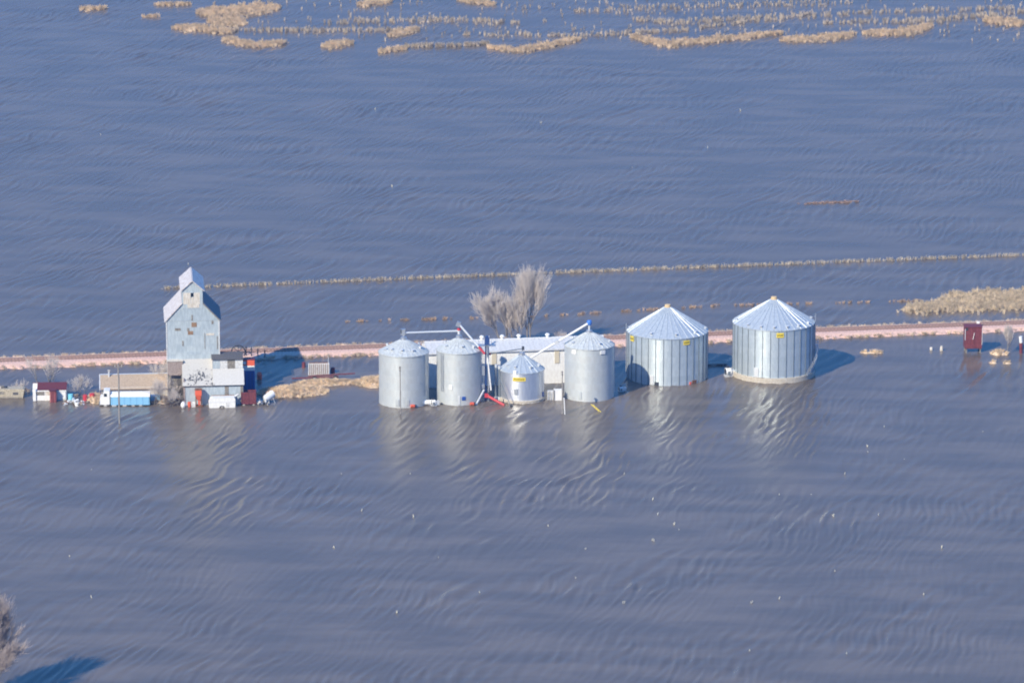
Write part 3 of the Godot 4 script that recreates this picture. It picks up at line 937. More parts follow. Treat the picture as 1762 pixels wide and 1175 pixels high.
	for m in [[Vector3(-16.1, 0, 46.1), "orange motor at the foot of the leftmost bin"], [Vector3(-6.5, 0, 44.6), "orange motor at the foot of the second bin"]]:
		var u := thing("auger_motor", m[1], "motor", m[0], 0.3)
		var us := S()
		tube(us, Vector3(-0.3, 0.35, 0), Vector3(0.3, 0.3, 0), 0.26, 0.26, 12)
		part(u, "housing", us, M.red_orange)
		bxp(u, "gearbox", Vector3(0.42, 0.25, 0), Vector3(0.25, 0.55, 0.4), M.dark_steel)
		bxp(u, "mount", Vector3(0, -0.05, 0), Vector3(0.7, 0.3, 0.4), M.rust)
	var wb := thing("bulk_tank", "white box tank with posts between the shiny bin and the fourth bin", "tank", Vector3(7.0, 0, 40.6), 0.05)
	bxp(wb, "tank_body", Vector3(0.5, 0.75, 0), Vector3(1.35, 1.9, 1.1), M.white_paint)
	bxp(wb, "tank_body", Vector3(-0.75, 0.65, -0.2), Vector3(0.95, 1.6, 0.9), M.white_roof)
	for x in [-1.35, -0.85, -0.15, 1.3]:
		tbp(wb, "post", Vector3(x, -0.3, 0.65), Vector3(x, rng.randf_range(1.5, 2.3), 0.65), 0.05, M.weathered, 6)
	var fl := thing("floating_platform", "pale plank platform floating between the two largest bins", "platform", Vector3(33.6, 0, 16.5), 0.08)
	for i in 5:
		bxp(fl, "plank", Vector3(0, 0.28, -0.8 + i * 0.42), Vector3(5.0, 0.1, 0.36), M.cream_board if i % 2 else M.weathered)
	bxp(fl, "joist", Vector3(-1.8, 0.1, 0), Vector3(0.2, 0.26, 2.0), M.weathered)
	bxp(fl, "joist", Vector3(1.8, 0.1, 0), Vector3(0.2, 0.26, 2.0), M.weathered)
	var yg := thing("yellow_ladder", "tilted yellow ladder sticking out of the water before the fourth bin", "ladder", Vector3(13.4, 0, 47.6), 0.0)
	var dir := Vector3(0.95, -0.75, 0.6)
	for k in [-0.16, 0.16]:
		tbp(yg, "rail", Vector3(k - 0.5, 1.0, k), Vector3(k - 0.5, 1.0, k) + dir * 1.75, 0.05, M.yellow, 6)
	for i in 5:
		var p := Vector3(-0.5, 1.0, 0) + dir * (0.15 + i * 0.33)
		tbp(yg, "rung", p + Vector3(-0.16, 0, -0.16), p + Vector3(0.16, 0, 0.16), 0.03, M.yellow, 5)

func fan(called: String, label: String, at: Vector3, k: float) -> void:
	var t := thing(called, label, "fan", at, 0.25)
	var s := S()
	tube(s, Vector3(-0.5, 0.75, 0) * k, Vector3(0.35, 0.75, 0) * k, 0.68 * k, 0.68 * k, 20)
	part(t, "housing", s, M.white_paint)
	bxp(t, "duct", Vector3(0.85, 0.6, -0.1) * k, Vector3(1.1, 0.9, 0.9) * k, M.steel_pale)
	tbp(t, "mouth", Vector3(-0.53, 0.75, 0) * k, Vector3(-0.49, 0.75, 0) * k, 0.55 * k, M.dark_steel, 16)
	bxp(t, "motor", Vector3(-0.1, 1.55, 0) * k, Vector3(0.5, 0.35, 0.4) * k, M.dark_steel)
	bxp(t, "stand", Vector3(0.0, 0.0, 0) * k, Vector3(1.3, 0.5, 0.9) * k, M.steel_pale)
	bxp(t, "grille", Vector3(-0.05, 0.65, 0.69) * k, Vector3(0.45, 0.6, 0.04) * k, M.stiffener)

# ---------------------------------------------------------------- the old elevator
func make_elevator() -> void:
	var t := thing("grain_elevator", "tall old sheet-metal grain elevator with a gabled cupola and white annex", "elevator", Vector3(-51.95, 0, 39.75), 0.085)
	var D := 10.0
	# main body: bare boarding under the sheets
	var s := S()
	prism(s, V2([-4.25, -0.5, 4.25, -0.5, 4.25, 13.05, 1.62, 15.85, -1.62, 15.85, -4.25, 13.05]), -D, 0.0)
	part(t, "wall", s, M.cream_board, "cream board wall of the main house")
	# sheets on the front, in staggered columns, some of them missing
	rng.seed = 71
	var rows := [6.3, 7.5, 8.85, 10.2, 11.6, 12.95]
	for c in 6:
		for r in 5:
			var x0 := -4.26 + c * 1.42
			var shift := 0.3 * (c % 2)
			var y0: float = rows[r] + (shift if r > 0 else 0.0)
			var y1: float = minf(rows[r + 1] + (shift if r < 4 else 0.0), 13.0)
			bxp(t, "wall_sheet", Vector3(x0 + 0.71, (y0 + y1) * 0.5, 0.02 + 0.006 * ((c + r) % 3)), Vector3(1.445, y1 - y0 + 0.02, 0.03), M.sheet_elev if (c * 5 + r * 3) % 4 else M.sheet_elev2)
	var gs := S()
	prism(gs, V2([-4.24, 13.0, 4.24, 13.0, 1.60, 15.82, -1.60, 15.82]), 0.005, 0.04)
	part(t, "gable_sheet", gs, M.sheet_elev2)
	# side sheets
	for k in [-1, 1]:
		for r in 5:
			for c in 5:
				bxp(t, "wall_sheet", Vector3(k * 4.27, (rows[r] + rows[r + 1]) * 0.5, -1.0 - c * 2.0), Vector3(0.03, rows[r + 1] - rows[r] + 0.01, 1.99), M.sheet_elev if (c + r) % 2 else M.sheet_elev2)
	# cupola
	var cu := S()
	prism(cu, V2([-1.66, 15.0, 1.66, 15.0, 1.66, 18.05, 0.0, 19.5, -1.66, 18.05]), -D + 0.2, -1.4)
	# the front of the cupola stands round a real window hole
	prism(cu, V2([-1.66, 15.0, -0.25, 15.0, -0.25, 17.65, -1.66, 17.65]), -1.4, 0.08)
	prism(cu, V2([0.2, 15.0, 1.66, 15.0, 1.66, 17.65, 0.2, 17.65]), -1.4, 0.08)
	prism(cu, V2([-0.25, 15.0, 0.2, 15.0, 0.2, 16.95, -0.25, 16.95]), -1.4, 0.08)
	prism(cu, V2([-1.66, 17.65, 1.66, 17.65, 1.66, 18.05, 0.0, 19.5, -1.66, 18.05]), -1.4, 0.08)
	var cup := part(t, "cupola", cu, M.sheet_elev)
	for b in [[-0.88, 16.75, 1.2, 1.9], [0.72, 16.75, 1.0, 1.9], [-0.02, 16.35, 0.42, 1.15], [0.15, 15.5, 1.9, 0.6]]:
		bxp(cup, "bare_boards", Vector3(b[0], b[1], 0.1), Vector3(b[2], b[3], 0.04), M.cream_board)
	bxp(cup, "window_frame", Vector3(-0.02, 17.72, 0.13), Vector3(0.55, 0.08, 0.08), M.sheet_elev2)
	# roofs: slabs with overhang
	for k in [-1, 1]:
		var r := S()
		var a := Vector2(k * 4.55, 12.86)
		var b := Vector2(k * 1.66, 15.95)
		slab(r, a, b, 0.12, -D - 0.25, 0.28)
		part(t, "roof", r, M.elev_roof if k < 0 else M.roof_mid_grey)  # right main slope takes a darker grey than the left
		var r2 := S()
		slab(r2, Vector2(k * 1.92, 17.93), Vector2(0.0, 19.62), 0.12, -D - 0.1, 0.34)
		part(cup, "roof", r2, M.elev_roof)
	# loose patches where sheets have gone
	for p in [[0.2, 12.35, 0.85, 0.75, 1], [-0.1, 13.5, 0.22, 0.95, 0], [-2.45, 11.6, 0.95, 0.42, 2], [-0.4, 11.0, 0.85, 0.6, 1], [-0.75, 11.55, 0.4, 0.5, 2], [-1.65, 9.25, 0.22, 0.85, 0], [1.92, 9.6, 0.10, 2.6, 0], [3.95, 9.3, 0.16, 2.2, 0], [2.8, 10.7, 1.3, 0.35, 3], [3.2, 12.7, 0.3, 0.6, 2], [0.0, 7.6, 2.2, 0.5, 5], [-3.1, 6.5, 1.6, 0.3, 3]]:
		var m: Material = [M.weathered, M.bare_board, M.weathered, M.cream_board, M.white_roof, M.sheet_elev2][p[4]]
		bxp(t, "bare_patch", Vector3(p[0], p[1], 0.055), Vector3(p[2], p[3], 0.05), m)
	for x in [-4.26, 4.26]:
		bxp(t, "corner_trim", Vector3(x, 9.6, 0.03), Vector3(0.16, 6.7, 0.16), M.white_roof)
	# lower storey, front annex: metal wall, shingle roof with a torn patch
	var ax0 := -1.75
	var ax1 := 7.95
	var zf := 4.4
	bxp(t, "annex_wall", Vector3((ax0 + ax1) * 0.5, 1.3, zf - 0.1), Vector3(ax1 - ax0, 3.9, 0.2), M.sheet_elev2)
	bxp(t, "annex_wall", Vector3(ax0 + 0.1, 1.9, zf * 0.5 - 0.12), Vector3(0.2, 4.8, zf - 0.28), M.pink_board)
	bxp(t, "annex_wall", Vector3(ax1 - 0.1, 1.4, 1.6), Vector3(0.2, 4.1, 5.2), M.sheet_elev2)
	bxp(t, "annex_wall", Vector3(6.1, 1.8, -0.95), Vector3(3.6, 5.0, 0.15), M.sheet_elev2)
	for i in 9:
		bxp(t, "wall_sheet", Vector3(ax0 + 0.54 + i * 1.08, 1.3, zf + 0.015 + 0.006 * (i % 2)), Vector3(1.085, 3.8, 0.03), M.sheet_elev if i % 3 else M.sheet_elev2)
	bxp(t, "annex_door", Vector3(5.25, 2.2, zf + 0.05), Vector3(0.62, 2.0, 0.06), M.weathered)
	bxp(t, "corner_trim", Vector3(ax1 - 0.25, 1.4, zf + 0.07), Vector3(0.42, 3.7, 0.1), M.weathered)
	bxp(t, "corner_trim", Vector3(ax0 + 0.12, 1.4, zf + 0.07), Vector3(0.26, 3.7, 0.1), M.pink_board)
	bxp(t, "eave_board", Vector3((ax0 + ax1) * 0.5, 3.2, zf + 0.16), Vector3(ax1 - ax0 + 0.3, 0.24, 0.1), M.weathered)
	# left, higher lean-to roof up to the house; right, shorter roof under the upper room
	roof_plane(t, "annex_roof", ax0 - 0.15, 3.05, zf + 0.35, 3.22, 0.02, 6.55, M.shingle_pale)
	roof_plane(t, "annex_roof", 3.05, ax1 + 0.15, zf + 0.42, 3.26, 2.2, 5.35, M.shingle_white)
	var tor := S()
	rng.seed = 72
	for i in 170:
		var u := clampf(rng.randfn(0.45, 0.26), 0.0, 1.02)
		var v := clampf(rng.randfn(0.30, 0.15), 0.02, 0.8)
		var z := lerpf(zf + 0.3, 0.1, v)
		var y := lerpf(3.26, 6.52, v)
		var ang := atan2(3.3, 4.35)
		box(tor, Vector3(lerpf(-0.9, 3.6, u), y + 0.055 + rng.randf() * 0.03, z), Vector3(rng.randf_range(0.15, 0.75), 0.03, rng.randf_range(0.12, 0.45)), Basis(Vector3.UP, rng.randfn(0, 0.3)) * Basis(Vector3.RIGHT, ang + rng.randfn(0, 0.06)))
	var tp := part(t, "torn_shingles", tor, M.shingle_dark, "torn dark shingles")
	tp.set_meta("kind", "stuff")
	for i in 3:
		bxp(t, "loose_board", Vector3(-0.4 + i * 1.3, 3.42 + i * 0.06, zf + 0.1 - i * 0.06), Vector3(1.6, 0.06, 0.14), M.weathered, Basis(Vector3.UP, rng.randfn(0, 0.1)))
	# upper room on the right
	bxp(t, "upper_wall", Vector3(5.5, 5.75, 0.55), Vector3(4.86, 2.75, 2.9), M.cream_board)
	for i in 4:
		bxp(t, "wall_sheet", Vector3(3.66 + i * 1.22, 6.15, 2.02), Vector3(1.2, 1.7, 0.03), [M.sheet_elev, M.white_roof, M.weathered, M.white_roof][i])
	var ur := S()
	slab_z(ur, 2.9, 8.05, 2.35, 6.95, -1.1, 7.35, 0.14)
	part(t, "upper_roof", ur, M.roof_grey, "dark roof of the upper room")
	bxp(t, "corner_trim", Vector3(7.9, 5.2, 2.05), Vector3(0.16, 3.6, 0.12), M.white_roof)
	# open bay at the left
	bxp(t, "bay_header", Vector3(-3.0, 5.35, 0.95), Vector3(2.5, 2.35, 0.2), M.pink_board)
	bxp(t, "bay_roof", Vector3(-3.0, 6.55, 0.5), Vector3(2.7, 0.1, 1.3), M.cream_board)
	bxp(t, "bay_back", Vector3(-3.0, 2.0, 0.12), Vector3(2.4, 4.6, 0.1), M.weathered)
	for x in [-4.15, -1.95]:
		bxp(t, "bay_post", Vector3(x, 2.0, 0.95), Vector3(0.22, 4.8, 0.2), M.weathered)
	bxp(t, "bay_door", Vector3(-2.5, 1.6, 0.6), Vector3(0.9, 3.6, 0.08), M.weathered, Basis(Vector3.UP, 0.5))

func slab(s: SurfaceTool, a: Vector2, b: Vector2, th: float, z0: float, z1: float) -> void:
	# roof slope in the x,y plane from eave a to ridge b, extruded along z
	var d := (b - a).normalized()
	var n := Vector2(-d.y, d.x)
	if n.y < 0:
		n = -n
	var poly := PackedVector2Array([a, b, b + n * th, a + n * th])
	if (b - a).cross(n) < 0:
		poly = PackedVector2Array([b, a, a + n * th, b + n * th])
	prism(s, poly, z0, z1)

func slab_z(s: SurfaceTool, x0: float, x1: float, z_eave: float, y_eave: float, z_top: float, y_top: float, th: float) -> void:
	var d := Vector3(0, y_top - y_eave, z_top - z_eave)
	var l := d.length()
	var b := Basis(Vector3.RIGHT, atan2(d.y, -d.z))
	box(s, Vector3((x0 + x1) * 0.5, (y_eave + y_top) * 0.5, (z_eave + z_top) * 0.5) + b * Vector3(0, th * 0.5, 0), Vector3(x1 - x0, th, l), b)

func roof_plane(t: Node3D, called: String, x0: float, x1: float, z_eave: float, y_eave: float, z_top: float, y_top: float, m: Material) -> void:
	var s := S()
	slab_z(s, x0, x1, z_eave, y_eave, z_top, y_top, 0.1)
	part(t, called, s, m)

# ---------------------------------------------------------------- white machine shed
func make_shed() -> void:
	var t := thing("machine_shed", "long white machine shed behind the middle bins", "shed", Vector3(0.9, 0, 30.4), 0.155)
	var L := 30.0
	var W := 7.2
	var H := 5.85
	bxp(t, "wall", Vector3(0, 2.65, -W * 0.5), Vector3(L - 0.1, 6.3, W - 0.1), M.white_paint)
	var n := 30
	var ps := S()
	box(ps, Vector3.ZERO, Vector3(0.995, 6.3, 0.03))
	for k in [-0.33, 0.0, 0.33]:
		box(ps, Vector3(k, 0, 0.03), Vector3(0.06, 6.3, 0.03))
	var pm := ps.commit()
	for i in n:
		var p := inst(t, "wall_panel", pm, M.white_paint)
		p.position = Vector3(-L * 0.5 + 0.5 + i, 2.65, 0.0 + 0.004 * (i % 2))
	var ga := S()
	prism(ga, V2([-W * 0.5, 5.7, W * 0.5, 5.7, 0, 6.8]), -L * 0.5, L * 0.5)
	var g := part(t, "gable", ga, M.white_paint)
	g.rotation.y = PI / 2
	g.position = Vector3(0, 0, -W * 0.5)
	var ang := atan2(1.0, W * 0.5)
	var sl := Vector2(W * 0.5, 1.0).length() + 0.35
	var rs := S()
	box(rs, Vector3.ZERO, Vector3(0.995, 0.06, sl))
	box(rs, Vector3(-0.45, 0.04, 0), Vector3(0.06, 0.05, sl))
	var rm := rs.commit()
	for k in [-1, 1]:
		for i in n:
			var p := inst(t, "roof_panel", rm, M.white_roof)
			p.position = Vector3(-L * 0.5 + 0.5 + i, H + 0.52, -W * 0.5 + k * (W * 0.25 + 0.09))
			p.rotation.x = k * ang
	bxp(t, "ridge_cap", Vector3(0, H + 1.08, -W * 0.5), Vector3(L, 0.08, 0.5), M.white_paint)
	for x in [-5.4, -2.0, 0.8, 5.6]:
		var v := S()
		lathe(v, [Vector2(0.22, 0), Vector2(0.22, 0.35), Vector2(0.38, 0.4), Vector2(0.38, 0.6), Vector2(0.2, 0.75), Vector2(0, 0.78)], 14)
		var vp := part(t, "roof_vent", v, M.white_paint)
		vp.position = Vector3(x, H + 1.05, -W * 0.5)
	tbp(t, "stack", Vector3(-4.6, H + 0.5, -1.4), Vector3(-4.6, H + 2.2, -1.4), 0.16, M.white_paint, 10)
	for x in [6.6, -3.9, -12.6]:
		bxp(t, "shutter", Vector3(x, 4.5, 0.09), Vector3(0.8, 2.2, 0.1), M.beige)
	bxp(t, "gutter", Vector3(0, 5.72, 0.3), Vector3(L, 0.12, 0.14), M.white_roof)

# ---------------------------------------------------------------- yard things
func wheel(t: Node3D, at: Vector3, r: float, w := 0.3) -> void:
	var s := S()
	tube(s, at + Vector3(0, 0, -w * 0.5), at + Vector3(0, 0, w * 0.5), r, r, 18)
	var o := part(t, "wheel", s, M.tyre)
	var h := S()
	tube(h, at + Vector3(0, 0, w * 0.5), at + Vector3(0, 0, w * 0.5 + 0.03), r * 0.55, r * 0.5, 14)
	part(o, "hub", h, M.hub)

func drum(label: String, at: Vector3, m: Material, h := 0.9, r := 0.3, tilt := 0.0, group := "") -> void:
	var t := thing("drum", label, "barrel", at, 0.0, group)
	var s := S()
	lathe(s, [Vector2(0, -0.2), Vector2(r, -0.2), Vector2(r, h * 0.3), Vector2(r + 0.025, h * 0.33), Vector2(r, h * 0.36), Vector2(r, h * 0.64), Vector2(r + 0.025, h * 0.67), Vector2(r, h * 0.7), Vector2(r, h), Vector2(r - 0.03, h + 0.02)], 18)
	part(t, "body", s, m)
	var l := S()
	lathe(l, [Vector2(r - 0.03, h + 0.005), Vector2(0, h + 0.005)], 18)
	part(t, "lid", l, m)
	t.rotation.x = tilt

func make_truck() -> void:
	var t := thing("grain_truck", "white-cabbed truck with a blue box and white cover, hub deep in water", "truck", Vector3(-66.6, 0, 44.9), 0.03)
	var cab := S()
	prism(cab, V2([-0.25, 0.25, 1.25, 0.25, 1.3, 0.4, 1.3, 2.5, 0.55, 2.55, 0.35, 2.45, 0.0, 1.5, -0.25, 1.35]), -2.2, 0.1)
	var c := part(t, "cab", cab, M.white_paint)
	bxp(c, "side_window", Vector3(0.62, 1.85, 0.11), Vector3(0.5, 0.5, 0.03), M.glass)
	bxp(c, "windscreen", Vector3(0.14, 1.95, -1.05), Vector3(0.04, 0.75, 1.9), M.glass, Basis(Vector3.BACK, -0.32))
	bxp(c, "bumper", Vector3(-0.3, 0.35, -1.05), Vector3(0.16, 0.3, 2.3), M.steel)
	bxp(t, "frame", Vector3(4.4, 0.2, -1.05), Vector3(6.8, 0.25, 1.1), M.dark_steel)
	bxp(t, "box", Vector3(4.62, 0.86, -1.05), Vector3(6.3, 1.35, 2.35), M.truck_blue)
	for i in 7:
		bxp(t, "stake", Vector3(1.6 + i * 1.0, 0.86, 0.155), Vector3(0.08, 1.3, 0.05), M.truck_blue)
	var cov := S()
	prism(cov, V2([-1.2, 0.0, 1.2, 0.0, 1.12, 0.18, 0.6, 0.5, 0.0, 0.62, -0.6, 0.5, -1.12, 0.18]), -3.2, 3.2)
	var cp := part(t, "cover", cov, M.white_paint)
	cp.rotation.y = PI / 2
	cp.position = Vector3(4.62, 1.54, -1.05)
	bxp(t, "tail_gate", Vector3(7.8, 0.86, -1.05), Vector3(0.06, 1.3, 2.2), M.dark_steel)
	for x in [0.6, 5.1, 6.3]:
		wheel(t, Vector3(x, 0.05, -0.12), 0.48)
		wheel(t, Vector3(x, 0.05, -2.0), 0.48)
	bxp(t, "fuel_tank", Vector3(2.0, 0.12, -0.15), Vector3(0.75, 0.42, 0.5), M.steel_pale)
	bxp(t, "tool_box", Vector3(3.7, 0.08, -0.1), Vector3(0.6, 0.34, 0.4), M.cream_board)
	var b := thing("small_trailer", "small blue trailer half hidden behind the truck's tail", "trailer", Vector3(-58.3, 0, 42.2), 0.3)
	bxp(b, "bed", Vector3(0, 0.75, 0), Vector3(1.7, 0.75, 1.4), M.truck_blue)
	wheel(b, Vector3(0.2, 0.1, 0.85), 0.4, 0.2)
	wheel(b, Vector3(0.2, 0.1, -0.85), 0.4, 0.2)
	bxp(b, "hitch", Vector3(1.25, 0.4, 0), Vector3(1.0, 0.1, 0.12), M.dark_steel)

func make_yard() -> void:
	rng.seed = 81
	# white wheeled box body before the annex
	var t := thing("enclosed_trailer", "white enclosed trailer with a wheel arch before the elevator annex", "trailer", Vector3(-47.0, 0, 46.0), 0.09)
	var s := S()
	prism(s, V2([-2.1, 0.05, -1.5, -0.15, -0.5, -0.15, -0.45, 0.15, -0.2, 0.32, 0.15, 0.32, 0.4, 0.15, 0.45, -0.15, 2.15, -0.15, 2.15, 1.45, 2.0, 1.62, -1.55, 1.62, -1.85, 1.45, -2.15, 0.8]), -1.7, 0.0)
	part(t, "body", s, M.white_paint)
	bxp(t, "roof_edge", Vector3(0.2, 1.65, -1.66), Vector3(3.7, 0.1, 0.1), M.rust)
	bxp(t, "side_moulding", Vector3(0, 0.95, 0.015), Vector3(4.0, 0.06, 0.03), M.steel_pale)
	bxp(t, "side_hatch", Vector3(0.9, 0.5, 0.012), Vector3(0.55, 0.7, 0.03), M.white_roof)
	wheel(t, Vector3(0.0, 0.0, -0.2), 0.36, 0.25)
	wheel(t, Vector3(0.0, 0.0, -1.5), 0.36, 0.25)
	tbp(t, "pipe_stub", Vector3(1.9, 1.4, -1.3), Vector3(2.75, 1.9, -1.3), 0.16, M.white_roof, 8)
	# orange hopper on legs
	var h := thing("seed_hopper", "orange funnel hopper on legs against the annex wall", "hopper", Vector3(-50.85, 0, 45.1))
	var hs := S()
	var prof := [[0.22, 1.1], [0.30, 1.3], [0.52, 2.0], [0.52, 2.85]]
	for i in 3:
		var a: Array = prof[i]
		var b: Array = prof[i + 1]
		for k in 4:
			var bb := Basis(Vector3.UP, k * PI / 2)
			quad(hs, bb * Vector3(-a[0], a[1], a[0]), bb * Vector3(a[0], a[1], a[0]), bb * Vector3(b[0], b[1], b[0]), bb * Vector3(-b[0], b[1], b[0]))
	part(h, "bowl", hs, M.red_orange)
	for x in [-0.42, 0.42]:
		for z in [-0.42, 0.42]:
			tbp(h, "leg", Vector3(x, -0.4, z), Vector3(x, 2.0, z), 0.06, M.rust, 6)
	bxp(h, "rim", Vector3(0, 2.88, 0), Vector3(1.16, 0.1, 1.16), M.rust)
	bxp(h, "chute", Vector3(0.1, 0.7, 0), Vector3(0.34, 0.9, 0.34), M.red_orange)
	bxp(h, "base_frame", Vector3(0.1, 0.1, 0), Vector3(1.2, 0.12, 1.0), M.rust)
	# round white tank, small drum and crate at the annex corner
	var w := thing("round_tank", "small round white tank at the annex's left corner", "tank", Vector3(-53.3, 0, 45.9))
	var ws := S()
	var pr := []
	for i in 11:
		var a := -PI / 2 + PI * i / 10.0
		pr.append(Vector2(cos(a) * 0.42, 0.42 + sin(a) * 0.55))
	lathe(ws, pr, 20, true)
	part(w, "shell", ws, M.white_paint)
	tbp(w, "neck", Vector3(0, 0.9, 0), Vector3(0, 1.08, 0), 0.12, M.steel_pale)
	drum("red drum between the round white tank and the orange hopper", Vector3(-52.35, 0, 45.3), M.red_orange, 0.8, 0.26)
	var cr := thing("white_crate", "small white crate beside the orange hopper's left leg", "crate", Vector3(-51.7, 0, 45.2), 0.1)
	for i in 3:
		bxp(cr, "slat", Vector3(0, 0.1 + i * 0.28, 0.3), Vector3(0.6, 0.2, 0.04), M.white_paint)
		bxp(cr, "slat", Vector3(0, 0.1 + i * 0.28, -0.3), Vector3(0.6, 0.2, 0.04), M.white_paint)
	for x in [-0.28, 0.28]:
		bxp(cr, "side", Vector3(x, 0.38, 0), Vector3(0.04, 0.8, 0.56), M.white_roof)
	# maroon wagon in the shade of the annex
	var mw := thing("slatted_wagon", "dark red slatted wagon in shadow right of the annex", "wagon", Vector3(-42.8, 0, 43.4), 0.06)
	for i in 6:
		bxp(mw, "slat", Vector3(0, 0.35 + i * 0.33, 0.85), Vector3(2.4, 0.27, 0.06), M.maroon)
		bxp(mw, "slat", Vector3(0, 0.35 + i * 0.33, -0.85), Vector3(2.4, 0.27, 0.06), M.maroon)
	for x in [-1.15, 0.0, 1.15]:
		bxp(mw, "stake", Vector3(x, 1.15, 0.91), Vector3(0.1, 2.0, 0.05), M.roof_maroon)
	for x in [-1.2, 1.2]:
		bxp(mw, "end_board", Vector3(x, 1.15, 0), Vector3(0.06, 1.9, 1.6), M.maroon)
	bxp(mw, "floor", Vector3(0, 0.2, 0), Vector3(2.4, 0.1, 1.7), M.roof_maroon)
	for x in [-0.8, 0.8]:
		wheel(mw, Vector3(x, -0.05, 0.7), 0.36, 0.2)
	# white round-ended tank tipped on the bank's tip, with scrap before it
	var j := thing("tipped_tank", "white fuel tank tipped over on the tan bank beside the wagon", "tank", Vector3(-39.5, 0, 42.6), 0.5)
	var js := S()
	var ja := Vector3(-0.75, 0.75, 0.2)
	var jb := Vector3(0.75, 1.35, -0.3)
	tube(js, ja, jb, 0.62, 0.62, 20)
	tube(js, jb, jb + (jb - ja).normalized() * 0.22, 0.62, 0.3, 20)
	tube(js, ja - (jb - ja).normalized() * 0.22, ja, 0.3, 0.62, 20)
	part(j, "shell", js, M.white_paint)
	for k in [0.25, 0.75]:
		tbp(j, "leg", ja.lerp(jb, k) + Vector3(0, 0, 0.4), Vector3(lerpf(-1.1, 1.3, k), -0.2, 0.9), 0.05, M.steel, 6)
		tbp(j, "leg", ja.lerp(jb, k) + Vector3(0, 0, -0.4), Vector3(lerpf(-1.1, 1.3, k), -0.2, -0.9), 0.05, M.steel, 6)
	scrap("scrap_heap", "heap of grey and tan scrap beside the tipped tank", Vector3(-40.9, 0, 43.9), 22, 0.9, [M.steel_pale, M.weathered, M.cream_board, M.dark_steel, M.steel])
	# red and white boxy cabinet, the shade on its lower part painted blue
	var k := thing("painted_cabinet", "tall cabinet with red top and white band right of the annex", "cabinet", Vector3(-43.35, 0, 33.6), 0.0)
	bxp(k, "shade_blue_case", Vector3(0, 1.3, -0.7), Vector3(2.0, 3.6, 1.4), M.blue)
	bxp(k, "white_band", Vector3(0, 3.55, -0.7), Vector3(2.02, 0.85, 1.42), M.white_paint)
	bxp(k, "red_top", Vector3(0, 4.45, -0.7), Vector3(2.02, 0.95, 1.42), M.red_orange)
	bxp(k, "lid", Vector3(0, 4.98, -0.7), Vector3(2.1, 0.1, 1.5), M.roof_maroon)
	bxp(k, "white_mark", Vector3(-0.62, 4.45, 0.02), Vector3(0.5, 0.5, 0.02), M.white_paint)
	for x in [-0.5, 0.1, 0.6]:
		bxp(k, "seam", Vector3(x, 1.4, 0.012), Vector3(0.06, 3.0, 0.03), M.dark_steel)
	drum("tilted red drum in the shade beside the painted cabinet", Vector3(-41.9, 0.1, 26.8), M.red_orange, 1.15, 0.42, 0.5)
	# spoked wheel and dark posts before the railway
	var wh := thing("iron_wheel", "dark spoked iron wheel standing above the annex roof line", "wheel", Vector3(-46.2, 0, 12.4))
	var wr := S()
	for i in 20:
		var a0 := TAU * i / 20
		var a1 := TAU * (i + 1) / 20
		tube(wr, Vector3(cos(a0) * 1.15, 1.15 + sin(a0) * 1.15, 0), Vector3(cos(a1) * 1.15, 1.15 + sin(a1) * 1.15, 0), 0.11, 0.11, 6)
	part(wh, "rim", wr, M.dark_steel)
	for i in 8:
		var a := TAU * i / 8
		tbp(wh, "spoke", Vector3(0, 1.15, 0), Vector3(cos(a) * 1.1, 1.15 + sin(a) * 1.1, 0), 0.06, M.dark_steel, 5)
	tbp(wh, "hub", Vector3(0, 1.15, -0.2), Vector3(0, 1.15, 0.2), 0.2, M.dark_steel)
	for i in 4:
		var px: float = [-44.9, -44.0, -42.9, -41.7][i]
		var po := thing("stub_post", "%s of four dark stub posts beside the iron wheel" % ["first", "second", "third", "fourth"][i], "post", Vector3(px, 0, 12.2 + 0.1 * i), 0.0, "dark stub posts by the iron wheel")
		tbp(po, "shaft", Vector3(0, -0.3, 0), Vector3(0, 2.1 - 0.15 * i, 0), 0.09, M.dark_steel, 7)
		bxp(po, "cross_piece", Vector3(0, 1.75 - 0.15 * i, 0), Vector3(0.45, 0.08, 0.08), M.dark_steel)
	# corrugated livestock crate with rusty ribs
	var lc := thing("rusty_crate", "white rust-streaked ribbed crate standing in the water mid left", "crate", Vector3(-32.2, 0, 23.3), 0.05)
	for i in 11:
		bxp(lc, "rib", Vector3(-1.65 + i * 0.33, 0.95, 0.7), Vector3(0.19, 1.95, 0.08), M.white_roof if i % 2 == 0 else M.steel_pale)
	for i in 10:
		bxp(lc, "rust_panel", Vector3(-1.485 + i * 0.33, 0.75, 0.66), Vector3(0.15, 1.5, 0.04), M.rust)
	bxp(lc, "back_wall", Vector3(0, 0.9, -0.7), Vector3(3.4, 1.9, 0.06), M.rust)
	for x in [-1.7, 1.7]:
		bxp(lc, "end_wall", Vector3(x, 0.9, 0), Vector3(0.06, 1.9, 1.4), M.steel_pale)
	bxp(lc, "top_rail", Vector3(0, 1.95, 0.7), Vector3(3.5, 0.1, 0.12), M.white_paint)
	tbp(lc, "mast", Vector3(1.62, 0, -0.6), Vector3(1.62, 3.0, -0.6), 0.05, M.steel_pale, 6)
	# long red implement lying behind the bank
	var ra := thing("red_auger", "long dark red auger lying low behind the tan bank", "auger", Vector3(-33.8, 0, 26.9), 0.14)
	tbp(ra, "tube", Vector3(0, 0.55, 0), Vector3(7.8, 0.75, 0), 0.11, M.maroon, 8)
	tbp(ra, "lower_bar", Vector3(-2.8, 0.35, 0.4), Vector3(5.0, 0.4, 0.4), 0.12, M.maroon, 8)
	for x in [1.0, 4.5]:
		wheel(ra, Vector3(x, 0.2, 0.6), 0.42, 0.2)
		tbp(ra, "axle_frame", Vector3(x, 0.2, 0.5), Vector3(x + 0.3, 0.7, 0), 0.06, M.maroon, 6)
